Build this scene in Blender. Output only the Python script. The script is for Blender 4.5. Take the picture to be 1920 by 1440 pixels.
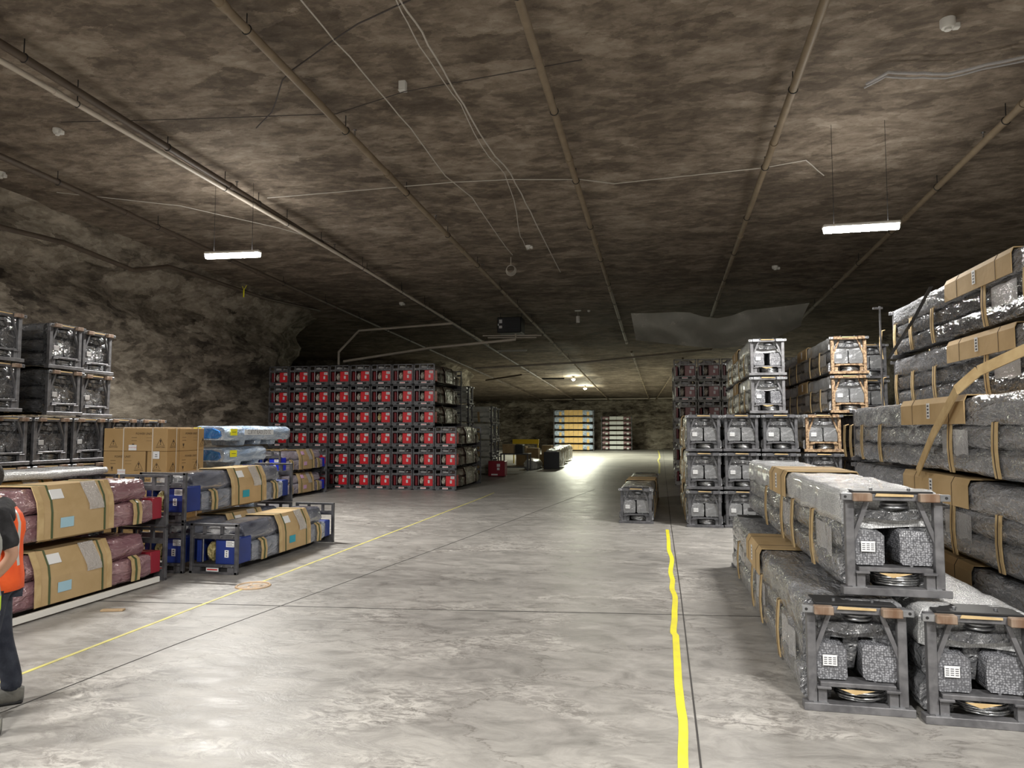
import bpy, bmesh, math, random
from mathutils import Vector, Matrix, noise
random.seed(7)
for o in list(bpy.data.objects): bpy.data.objects.remove(o)
sc = bpy.context.scene
PI = math.pi

# ------------------------------------------------------------ camera
cam = bpy.data.cameras.new('camera'); camo = bpy.data.objects.new('camera', cam)
sc.collection.objects.link(camo); sc.camera = camo
cam.sensor_width = 36.0; cam.lens = 36.0 * 1331.0 / 1920.0; cam.clip_end = 300
camo.location = (0, 0, 2.0)
camo.rotation_euler = (math.radians(90 + 3.654), 0, math.radians(11.857))

# ------------------------------------------------------------ world, exposure
w = bpy.data.worlds.new('world'); sc.world = w; w.use_nodes = True
w.node_tree.nodes['Background'].inputs[0].default_value = (0.55, 0.52, 0.48, 1)
w.node_tree.nodes['Background'].inputs[1].default_value = 0.02
vs = sc.view_settings
vs.view_transform = 'Standard'; vs.look = 'None'; vs.gamma = 1.0; vs.use_curve_mapping = False
vs.exposure = 0.35

# lamps: x, y, z, rotz, power, uplight, colour
STRIPS = [(-8.57, 12.9, 5.56, 0.06, 560, 1.20), (3.25, 12.4, 5.29, -0.02, 430, 1.17),   # the two seen
          (-8.6, 0.6, 5.7, 0, 560, 1.24), (-2.6, -1.5, 5.7, 0, 620, 1.24), (3.4, 0.6, 5.7, 0, 620, 1.24),
          (-2.6, -12, 5.6, 0, 300, 1.24)]

# ------------------------------------------------------------ materials
def nt(m):
    m.use_nodes = True; n = m.node_tree; b = n.nodes.get('Principled BSDF'); return n, n.nodes, n.links, b
def col4(c): return (c[0], c[1], c[2], 1)
def srgb(r, g, b):
    f = lambda v: ((v/255+0.055)/1.055)**2.4 if v > 10 else v/255/12.92
    return (f(r), f(g), f(b))
def mk(name, c, rough=.5, metal=0., c2=None, nscale=6., ndist=.3, bump=0., bscale=30., stretch=(1,1,1), coat=0., contrast=(.35,.65), detail=4, spec=.5):
    m = bpy.data.materials.new(name); t, N, L, b = nt(m)
    b.inputs['Base Color'].default_value = col4(c); b.inputs['Roughness'].default_value = rough
    b.inputs['Metallic'].default_value = metal; b.inputs['Coat Weight'].default_value = coat
    b.inputs['Specular IOR Level'].default_value = spec
    tc = N.new('ShaderNodeTexCoord'); mp = N.new('ShaderNodeMapping'); mp.inputs['Scale'].default_value = stretch
    L.new(tc.outputs['Object'], mp.inputs['Vector'])
    if c2 is not None:
        n = N.new('ShaderNodeTexNoise'); n.inputs['Scale'].default_value = nscale; n.inputs['Detail'].default_value = detail
        n.inputs['Distortion'].default_value = ndist; L.new(mp.outputs[0], n.inputs['Vector'])
        r = N.new('ShaderNodeValToRGB'); r.color_ramp.elements[0].position = contrast[0]; r.color_ramp.elements[1].position = contrast[1]
        r.color_ramp.elements[0].color = col4(c); r.color_ramp.elements[1].color = col4(c2)
        L.new(n.outputs['Fac'], r.inputs['Fac']); L.new(r.outputs['Color'], b.inputs['Base Color'])
    if bump:
        n = N.new('ShaderNodeTexNoise'); n.inputs['Scale'].default_value = bscale; n.inputs['Detail'].default_value = 5
        L.new(mp.outputs[0], n.inputs['Vector'])
        bp = N.new('ShaderNodeBump'); bp.inputs['Strength'].default_value = bump; bp.inputs['Distance'].default_value = .02
        L.new(n.outputs['Fac'], bp.inputs['Height']); L.new(bp.outputs['Normal'], b.inputs['Normal'])
    return m
def film(name, c, c2, rough=.28, bump=.5, sc1=7., stretch=(1,.35,1), coat=.6, crease=1.):
    """stretched plastic film drawn over the goods: fine creases and long folds"""
    m = bpy.data.materials.new(name); t, N, L, b = nt(m)
    tc = N.new('ShaderNodeTexCoord'); mp = N.new('ShaderNodeMapping'); mp.inputs['Scale'].default_value = stretch
    L.new(tc.outputs['Object'], mp.inputs['Vector'])
    n = N.new('ShaderNodeTexNoise'); n.inputs['Scale'].default_value = sc1; n.inputs['Detail'].default_value = 4; n.inputs['Distortion'].default_value = .9
    n2 = N.new('ShaderNodeTexNoise'); n2.inputs['Scale'].default_value = sc1*2.6; n2.inputs['Detail'].default_value = 2; n2.inputs['Distortion'].default_value = 1.6
    L.new(mp.outputs[0], n.inputs['Vector']); L.new(mp.outputs[0], n2.inputs['Vector'])
    r = N.new('ShaderNodeValToRGB'); r.color_ramp.elements[0].position = .35; r.color_ramp.elements[1].position = .68
    r.color_ramp.elements[0].color = col4(c); r.color_ramp.elements[1].color = col4(c2)
    L.new(n.outputs['Fac'], r.inputs['Fac']); L.new(r.outputs['Color'], b.inputs['Base Color'])
    # whitened creases of the crumpled film, with glints painted into their colour
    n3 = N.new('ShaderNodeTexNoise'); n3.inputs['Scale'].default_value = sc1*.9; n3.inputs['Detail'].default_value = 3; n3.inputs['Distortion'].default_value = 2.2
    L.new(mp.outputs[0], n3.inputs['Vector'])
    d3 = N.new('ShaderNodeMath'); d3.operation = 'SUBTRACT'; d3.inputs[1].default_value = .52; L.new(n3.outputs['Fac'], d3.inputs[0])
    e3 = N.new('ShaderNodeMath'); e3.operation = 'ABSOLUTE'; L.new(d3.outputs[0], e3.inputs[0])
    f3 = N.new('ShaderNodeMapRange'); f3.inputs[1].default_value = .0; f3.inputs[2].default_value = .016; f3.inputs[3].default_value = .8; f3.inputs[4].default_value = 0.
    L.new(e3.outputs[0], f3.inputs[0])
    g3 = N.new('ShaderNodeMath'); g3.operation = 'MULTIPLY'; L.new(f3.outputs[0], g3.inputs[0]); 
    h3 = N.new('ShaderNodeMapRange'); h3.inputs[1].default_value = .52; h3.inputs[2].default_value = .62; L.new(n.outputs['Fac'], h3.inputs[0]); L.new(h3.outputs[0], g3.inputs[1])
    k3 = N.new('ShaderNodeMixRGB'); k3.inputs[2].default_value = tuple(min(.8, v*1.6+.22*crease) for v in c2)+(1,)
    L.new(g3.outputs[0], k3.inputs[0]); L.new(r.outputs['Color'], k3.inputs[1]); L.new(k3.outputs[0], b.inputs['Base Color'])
    a = N.new('ShaderNodeMath'); a.operation = 'MULTIPLY_ADD'; a.inputs[1].default_value = .32
    L.new(n2.outputs['Fac'], a.inputs[0]); L.new(n.outputs['Fac'], a.inputs[2])
    bp = N.new('ShaderNodeBump'); bp.inputs['Strength'].default_value = min(1, bump*1.5); bp.inputs['Distance'].default_value = .07
    L.new(a.outputs[0], bp.inputs['Height']); L.new(bp.outputs['Normal'], b.inputs['Normal'])
    b.inputs['Roughness'].default_value = rough*.8; b.inputs['Coat Weight'].default_value = min(1, coat*1.6); b.inputs['Coat Roughness'].default_value = .10
    L.new(bp.outputs['Normal'], b.inputs['Coat Normal'])
    return m
def bubble(name, c, c2, scale=70.):
    m = bpy.data.materials.new(name); t, N, L, b = nt(m)
    tc = N.new('ShaderNodeTexCoord')
    v = N.new('ShaderNodeTexVoronoi'); v.inputs['Scale'].default_value = scale; v.inputs['Randomness'].default_value = .55
    L.new(tc.outputs['Object'], v.inputs['Vector'])
    r = N.new('ShaderNodeValToRGB'); r.color_ramp.elements[0].position = .15; r.color_ramp.elements[1].position = .6
    r.color_ramp.elements[0].color = col4(c2); r.color_ramp.elements[1].color = col4(c)
    L.new(v.outputs['Distance'], r.inputs['Fac']); L.new(r.outputs['Color'], b.inputs['Base Color'])
    n = N.new('ShaderNodeTexNoise'); n.inputs['Scale'].default_value = 6; n.inputs['Detail'].default_value = 4; L.new(tc.outputs['Object'], n.inputs['Vector'])
    a = N.new('ShaderNodeMath'); a.operation = 'MULTIPLY_ADD'; a.inputs[1].default_value = -.35
    L.new(v.outputs['Distance'], a.inputs[0]); L.new(n.outputs['Fac'], a.inputs[2])
    bp = N.new('ShaderNodeBump'); bp.inputs['Strength'].default_value = .6; bp.inputs['Distance'].default_value = .03
    L.new(a.outputs[0], bp.inputs['Height']); L.new(bp.outputs['Normal'], b.inputs['Normal'])
    b.inputs['Roughness'].default_value = .22; b.inputs['Coat Weight'].default_value = .5
    return m
def clear(name, c, alpha=.35):
    m = bpy.data.materials.new(name); t, N, L, b = nt(m)
    b.inputs['Base Color'].default_value = col4(c); b.inputs['Roughness'].default_value = .12; b.inputs['Alpha'].default_value = alpha
    tc = N.new('ShaderNodeTexCoord'); n = N.new('ShaderNodeTexNoise'); n.inputs['Scale'].default_value = 22; n.inputs['Detail'].default_value = 3; n.inputs['Distortion'].default_value = 2
    L.new(tc.outputs['Object'], n.inputs['Vector'])
    bp = N.new('ShaderNodeBump'); bp.inputs['Strength'].default_value = .8; bp.inputs['Distance'].default_value = .03
    L.new(n.outputs['Fac'], bp.inputs['Height']); L.new(bp.outputs['Normal'], b.inputs['Normal'])
    return m
def emit(name, c, s):
    m = bpy.data.materials.new(name); t, N, L, b = nt(m)
    b.inputs['Base Color'].default_value = col4(c); b.inputs['Emission Color'].default_value = col4(c); b.inputs['Emission Strength'].default_value = s
    return m

def rock(name, cols, pos, scale, stretch, bump, bscale, crack=0., layers=None, rough=.85, big=.45, chip=3., chipw=.16, cs=(1,1,1)):
    m = bpy.data.materials.new(name); t, N, L, b = nt(m)
    tc = N.new('ShaderNodeTexCoord'); mp = N.new('ShaderNodeMapping'); mp.inputs['Scale'].default_value = stretch
    L.new(tc.outputs['Object'], mp.inputs['Vector'])
    # warp
    wn = N.new('ShaderNodeTexNoise'); wn.inputs['Scale'].default_value = scale*.7; wn.inputs['Detail'].default_value = 3
    L.new(mp.outputs[0], wn.inputs['Vector'])
    mx = N.new('ShaderNodeMixRGB'); mx.blend_type = 'ADD'; mx.inputs[0].default_value = .35
    L.new(mp.outputs[0], mx.inputs[1]); L.new(wn.outputs['Color'], mx.inputs[2])
    n1 = N.new('ShaderNodeTexNoise'); n1.inputs['Scale'].default_value = scale; n1.inputs['Detail'].default_value = 10; n1.inputs['Roughness'].default_value = .74
    L.new(mx.outputs[0], n1.inputs['Vector'])
    n2 = N.new('ShaderNodeTexNoise'); n2.inputs['Scale'].default_value = scale*.16; n2.inputs['Detail'].default_value = 3
    L.new(mp.outputs[0], n2.inputs['Vector'])
    v = N.new('ShaderNodeTexVoronoi'); v.inputs['Scale'].default_value = scale*2.2; v.feature = 'SMOOTH_F1'
    L.new(mx.outputs[0], v.inputs['Vector'])
    s1 = N.new('ShaderNodeMath'); s1.operation = 'MULTIPLY_ADD'; s1.inputs[1].default_value = .6; s1.inputs[2].default_value = (.45-big)*.5
    L.new(n1.outputs['Fac'], s1.inputs[0])
    s2 = N.new('ShaderNodeMath'); s2.operation = 'MULTIPLY_ADD'; s2.inputs[1].default_value = big
    L.new(n2.outputs['Fac'], s2.inputs[0]); L.new(s1.outputs[0], s2.inputs[2])
    s3 = N.new('ShaderNodeMath'); s3.operation = 'MULTIPLY_ADD'; s3.inputs[1].default_value = -.12
    L.new(v.outputs['Distance'], s3.inputs[0]); L.new(s2.outputs[0], s3.inputs[2])
    # broken flakes with hard edges, two sizes
    last = s3.outputs[0]
    for q, (cscale, cw) in enumerate(((chip, chipw), (chip*2.6, chipw*.75), (chip*6.5, chipw*.5))):
        wq = N.new('ShaderNodeTexNoise'); wq.inputs['Scale'].default_value = cscale*1.6; wq.inputs['Detail'].default_value = 6; wq.inputs['Roughness'].default_value = .7
        L.new(mp.outputs[0], wq.inputs['Vector'])
        ma = N.new('ShaderNodeVectorMath'); ma.operation = 'MULTIPLY_ADD'; ma.inputs[1].default_value = (.9/cscale,)*3
        L.new(wq.outputs['Color'], ma.inputs[0]); L.new(mp.outputs[0], ma.inputs[2])
        mc = N.new('ShaderNodeVectorMath'); mc.operation = 'MULTIPLY'; mc.inputs[1].default_value = cs; L.new(ma.outputs[0], mc.inputs[0])
        vq = N.new('ShaderNodeTexVoronoi'); vq.inputs['Scale'].default_value = cscale; L.new(mc.outputs[0], vq.inputs['Vector'])
        sp = N.new('ShaderNodeSeparateColor'); L.new(vq.outputs['Color'], sp.inputs[0])
        sb = N.new('ShaderNodeMath'); sb.operation = 'SUBTRACT'; sb.inputs[1].default_value = .5; L.new(sp.outputs[0], sb.inputs[0])
        ad = N.new('ShaderNodeMath'); ad.operation = 'MULTIPLY_ADD'; ad.inputs[1].default_value = cw; L.new(sb.outputs[0], ad.inputs[0]); L.new(last, ad.inputs[2]); last = ad.outputs[0]
    class O_: outputs = [last]
    s3 = O_
    r = N.new('ShaderNodeValToRGB')
    el = r.color_ramp.elements
    el[0].position = pos[0]; el[0].color = col4(cols[0]); el[1].position = pos[-1]; el[1].color = col4(cols[-1])
    for p, c in zip(pos[1:-1], cols[1:-1]):
        e = el.new(p); e.color = col4(c)
    L.new(s3.outputs[0], r.inputs['Fac']); out = r.outputs['Color']
    hs = s3.outputs[0]
    if crack:
        vc = N.new('ShaderNodeTexVoronoi'); vc.feature = 'DISTANCE_TO_EDGE'; vc.inputs['Scale'].default_value = crack
        L.new(mx.outputs[0], vc.inputs['Vector'])
        cr = N.new('ShaderNodeValToRGB'); cr.color_ramp.elements[0].position = 0.; cr.color_ramp.elements[1].position = .028
        cr.color_ramp.elements[0].color = (.25,.25,.25,1); cr.color_ramp.elements[1].color = (1,1,1,1)
        L.new(vc.outputs['Distance'], cr.inputs['Fac'])
        mm = N.new('ShaderNodeMixRGB'); mm.blend_type = 'MULTIPLY'; mm.inputs[0].default_value = .6
        L.new(out, mm.inputs[1]); L.new(cr.outputs['Color'], mm.inputs[2]); out = mm.outputs[0]
        hh = N.new('ShaderNodeMath'); hh.operation = 'MULTIPLY_ADD'; hh.inputs[1].default_value = .35
        L.new(cr.outputs['Color'], hh.inputs[0]); L.new(hs, hh.inputs[2]); hs = hh.outputs[0]
    L.new(out, b.inputs['Base Color'])
    bn = N.new('ShaderNodeTexNoise'); bn.inputs['Scale'].default_value = bscale; bn.inputs['Detail'].default_value = 8; bn.inputs['Roughness'].default_value = .65
    L.new(mp.outputs[0], bn.inputs['Vector'])
    ba = N.new('ShaderNodeMath'); ba.operation = 'MULTIPLY_ADD'; ba.inputs[1].default_value = .35
    L.new(bn.outputs['Fac'], ba.inputs[0]); L.new(hs, ba.inputs[2])
    bp = N.new('ShaderNodeBump'); bp.inputs['Strength'].default_value = bump; bp.inputs['Distance'].default_value = .22
    L.new(ba.outputs[0], bp.inputs['Height']); L.new(bp.outputs['Normal'], b.inputs['Normal'])
    b.inputs['Roughness'].default_value = rough; b.inputs['Specular IOR Level'].default_value = .25
    return m

M_ceil = rock('ceiling_rock', [(.07,.055,.042),(.15,.12,.092),(.24,.195,.15),(.42,.36,.29)], [.24,.42,.52,.72], 2.3, (.7,1.25,1), .5, 7., big=.30, chip=1.7, chipw=.13)
M_wall = rock('wall_rock', [(.045,.037,.03),(.16,.135,.105),(.31,.27,.215),(.56,.50,.41)], [.26,.40,.52,.70], 1.0, (1,1,2.4), .8, 4., chip=.9, chipw=.17)

def floor_mat():
    m = bpy.data.materials.new('worn_concrete'); t, N, L, b = nt(m)
    tc = N.new('ShaderNodeTexCoord'); mp = N.new('ShaderNodeMapping'); L.new(tc.outputs['Object'], mp.inputs['Vector'])
    mp.inputs['Scale'].default_value = (.55, 1, 1)
    def noi(s, d, r=.6, di=0.):
        n = N.new('ShaderNodeTexNoise'); n.inputs['Scale'].default_value = s; n.inputs['Detail'].default_value = d
        n.inputs['Roughness'].default_value = r; n.inputs['Distortion'].default_value = di; L.new(mp.outputs[0], n.inputs['Vector']); return n
    def ramp(src, p0, c0, p1, c1):
        r = N.new('ShaderNodeValToRGB'); r.color_ramp.elements[0].position = p0; r.color_ramp.elements[1].position = p1
        r.color_ramp.elements[0].color = col4(c0); r.color_ramp.elements[1].color = col4(c1); L.new(src, r.inputs['Fac']); return r
    big = noi(.5, 8, .65, .6); r1 = ramp(big.outputs['Fac'], .32, (.25,.24,.225), .68, (.42,.405,.38))
    fine = noi(4.5, 9, .72, .8); r2 = ramp(fine.outputs['Fac'], .30, (.45,.45,.45), .62, (1.05,1.05,1.05))
    mm = N.new('ShaderNodeMixRGB'); mm.blend_type = 'MULTIPLY'; mm.inputs[0].default_value = .75
    L.new(r1.outputs[0], mm.inputs[1]); L.new(r2.outputs[0], mm.inputs[2])
    # scuffed, flaking patches
    mask = noi(.8, 5, .6, 1.2); rm = ramp(mask.outputs['Fac'], .5, (0,0,0), .66, (1,1,1))
    fl = noi(9, 10, .8, 1.5); rf = ramp(fl.outputs['Fac'], .44, (.12,.11,.10), .56, (.66,.64,.60))
    mul = N.new('ShaderNodeMath'); mul.operation = 'MULTIPLY'; mul.inputs[1].default_value = .55; L.new(rm.outputs[0], mul.inputs[0])
    m2 = N.new('ShaderNodeMixRGB'); L.new(mul.outputs[0], m2.inputs[0]); L.new(mm.outputs[0], m2.inputs[1]); L.new(rf.outputs[0], m2.inputs[2])
    # hairline cracks
    vc = N.new('ShaderNodeTexVoronoi'); vc.feature = 'DISTANCE_TO_EDGE'; vc.inputs['Scale'].default_value = .7
    wv = N.new('ShaderNodeMixRGB'); wv.blend_type = 'ADD'; wv.inputs[0].default_value = .5; L.new(mp.outputs[0], wv.inputs[1]); L.new(fine.outputs['Color'], wv.inputs[2])
    L.new(wv.outputs[0], vc.inputs['Vector']); rc = ramp(vc.outputs['Distance'], .0, (.35,.33,.31), .008, (1,1,1))
    m3 = N.new('ShaderNodeMixRGB'); m3.blend_type = 'MULTIPLY'; m3.inputs[0].default_value = .7; L.new(m2.outputs[0], m3.inputs[1]); L.new(rc.outputs[0], m3.inputs[2])
    L.new(m3.outputs[0], b.inputs['Base Color'])
    rr = N.new('ShaderNodeMapRange'); rr.inputs[1].default_value = .3; rr.inputs[2].default_value = .7; rr.inputs[3].default_value = .30; rr.inputs[4].default_value = .52
    L.new(fine.outputs['Fac'], rr.inputs[0]); L.new(rr.outputs[0], b.inputs['Roughness'])
    bp = N.new('ShaderNodeBump'); bp.inputs['Strength'].default_value = .35; bp.inputs['Distance'].default_value = .02
    L.new(fine.outputs['Fac'], bp.inputs['Height']); L.new(bp.outputs['Normal'], b.inputs['Normal'])
    b.inputs['Specular IOR Level'].default_value = .55
    return m
M_floor = floor_mat()
M = dict(
 steel=mk('mill_steel', (.11,.11,.118), .42, .4, (.20,.20,.21), 9, bump=.1),
 steeld=mk('dull_steel', (.06,.062,.068), .45, .35, (.12,.12,.13), 9), steel_light=mk('bright_steel', (.28,.29,.31), .32, .8, (.42,.43,.45), 12, bump=.08),
 rust=mk('rusted_steel', (.15,.085,.05), .7, .2, (.33,.26,.20), 11, bump=.2, stretch=(1,1,.25)),
 orange=mk('orange_primer_steel', (.13,.075,.04), .6, .1, (.38,.27,.16), 24, contrast=(.4,.6)),
 frame=mk('crate_steel', (.055,.057,.063), .48, .3, (.12,.12,.13), 8, bump=.08), framed=mk('dusty_crate_steel', (.16,.155,.15), .55, .2, (.27,.26,.25), 8),
 board=mk('cardboard', (.40,.285,.145), .85, 0, (.47,.34,.185), 3, bump=.12, bscale=18, spec=.2),
 board_edge=mk('cardboard_strip', (.42,.30,.15), .85, 0, (.52,.39,.21), 8, bump=.1, spec=.2),
 carton=mk('carton_board', (.36,.235,.105), .8, 0, (.41,.275,.13), 2, spec=.2),
 ink=mk('carton_ink', (.055,.035,.02), .8),
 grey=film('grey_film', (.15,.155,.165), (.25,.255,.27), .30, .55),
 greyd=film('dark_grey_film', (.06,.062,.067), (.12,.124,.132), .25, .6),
 white=bubble('white_bubble_film', (.42,.43,.44), (.70,.71,.72)),
 bub=bubble('bubble_wrap', (.10,.103,.115), (.36,.37,.40), 62.),
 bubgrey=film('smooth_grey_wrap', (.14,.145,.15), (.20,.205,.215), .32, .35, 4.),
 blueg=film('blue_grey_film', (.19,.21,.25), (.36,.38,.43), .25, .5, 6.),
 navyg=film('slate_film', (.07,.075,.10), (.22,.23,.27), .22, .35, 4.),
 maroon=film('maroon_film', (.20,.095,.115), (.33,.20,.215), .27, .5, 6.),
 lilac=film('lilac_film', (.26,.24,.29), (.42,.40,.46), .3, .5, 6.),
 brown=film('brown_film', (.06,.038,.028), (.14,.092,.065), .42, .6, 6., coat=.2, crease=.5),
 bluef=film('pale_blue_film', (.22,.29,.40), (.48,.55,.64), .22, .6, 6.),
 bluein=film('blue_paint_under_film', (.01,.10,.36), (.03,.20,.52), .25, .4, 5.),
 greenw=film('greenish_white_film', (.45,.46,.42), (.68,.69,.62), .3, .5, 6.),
 clear=clear('clear_film', (.75,.76,.78), .32), clear2=clear('cloudy_film', (.62,.62,.63), .6),
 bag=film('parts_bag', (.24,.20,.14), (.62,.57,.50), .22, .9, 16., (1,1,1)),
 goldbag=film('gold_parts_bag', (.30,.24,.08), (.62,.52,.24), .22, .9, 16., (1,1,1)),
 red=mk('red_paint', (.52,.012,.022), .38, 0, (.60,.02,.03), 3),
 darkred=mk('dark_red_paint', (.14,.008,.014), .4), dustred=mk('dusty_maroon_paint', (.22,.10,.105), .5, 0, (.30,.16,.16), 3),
 blue=mk('navy_blue_paint', (.012,.028,.16), .38, 0, (.018,.04,.21), 3),
 bblue=mk('bright_blue_paint', (.01,.03,.50), .4), darkm=mk('black_rubber', (.012,.012,.013), .6),
 maroonp=mk('maroon_paint', (.26,.015,.03), .4),
 label=mk('white_label', (.72,.73,.74), .5), print_=mk('label_print', (.05,.05,.06), .6), redprint=mk('red_label_print', (.6,.03,.03), .6),
 teal=mk('teal_label', (.02,.30,.40), .5), cyanl=mk('pale_blue_label', (.33,.52,.62), .5), pink=mk('pink_label', (.62,.38,.60), .5),
 yellowl=mk('yellow_label', (.85,.80,.02), .5),
 strapg=mk('green_strap', (.06,.085,.035), .45), strapw=mk('white_strap', (.62,.55,.45), .5), strapk=mk('black_strap', (.02,.018,.016), .5),
 tape=mk('yellow_floor_tape', (.80,.74,.03), .5, 0, (.72,.64,.05), 5, bump=.15), tapef=mk('faded_yellow_tape', (.72,.66,.16), .55, 0, (.55,.50,.20), 6),
 decal=mk('faded_orange_decal', (.62,.42,.24), .6, 0, (.48,.36,.25), 12),
 joint=mk('joint_filler', (.035,.032,.03), .7),
 pipe=mk('tan_pipe_paint', (.19,.145,.095), .6, 0, (.25,.195,.13), 3, bump=.05), piped=mk('brown_pipe_paint', (.075,.055,.04), .6, 0, (.10,.075,.055), 3),
 cond=mk('pale_conduit', (.48,.43,.36), .5, 0, (.56,.50,.43), 2), cable=mk('white_cable', (.50,.47,.42), .6), cablek=mk('dark_cable', (.06,.05,.045), .7),
 plastic=mk('white_plastic', (.68,.67,.63), .5), darkmetal=mk('dark_sheet_metal', (.025,.026,.028), .5, .4),
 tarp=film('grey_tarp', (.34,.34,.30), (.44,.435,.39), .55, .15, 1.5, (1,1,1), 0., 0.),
 orangev=mk('orange_vest_fabric', (.95,.13,.02), .7, 0, (.80,.09,.015), 5, bump=.2), reflect=mk('reflective_band', (.55,.55,.53), .4),
 lime=mk('lime_vest_fabric', (.65,.95,.03), .7), limegrey=mk('grey_vest_band', (.33,.34,.32), .6),
 black=mk('black_cotton', (.012,.012,.014), .85, 0, (.025,.025,.028), 12, bump=.3), denim=mk('dark_denim', (.014,.018,.032), .85, 0, (.032,.038,.055), 14, bump=.3),
 skin=mk('skin', (.46,.26,.175), .55, 0, (.52,.30,.21), 9), hair=mk('dark_hair', (.015,.012,.010), .7, 0, (.03,.025,.02), 40, bump=.5, bscale=80),
 boot=mk('grey_boot_leather', (.10,.10,.09), .7, 0, (.16,.155,.135), 9, bump=.2), eye=mk('eye', (.5,.5,.48), .2),
 wood=mk('pallet_wood', (.36,.25,.14), .8, 0, (.48,.35,.21), 5, stretch=(1,.2,1)), yellow=mk('yellow_paint', (.85,.62,.02), .4),
 cable_steel=mk('steel_cable', (.38,.39,.40), .25, .9, (.60,.61,.62), 60), copper=mk('copper', (.5,.2,.08), .4, .8),
)
M['lamp'] = emit('lit_diffuser', (1,.97,.90), 95); M['bulb'] = emit('lit_bulb', (1,.98,.80), 30)

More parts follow.
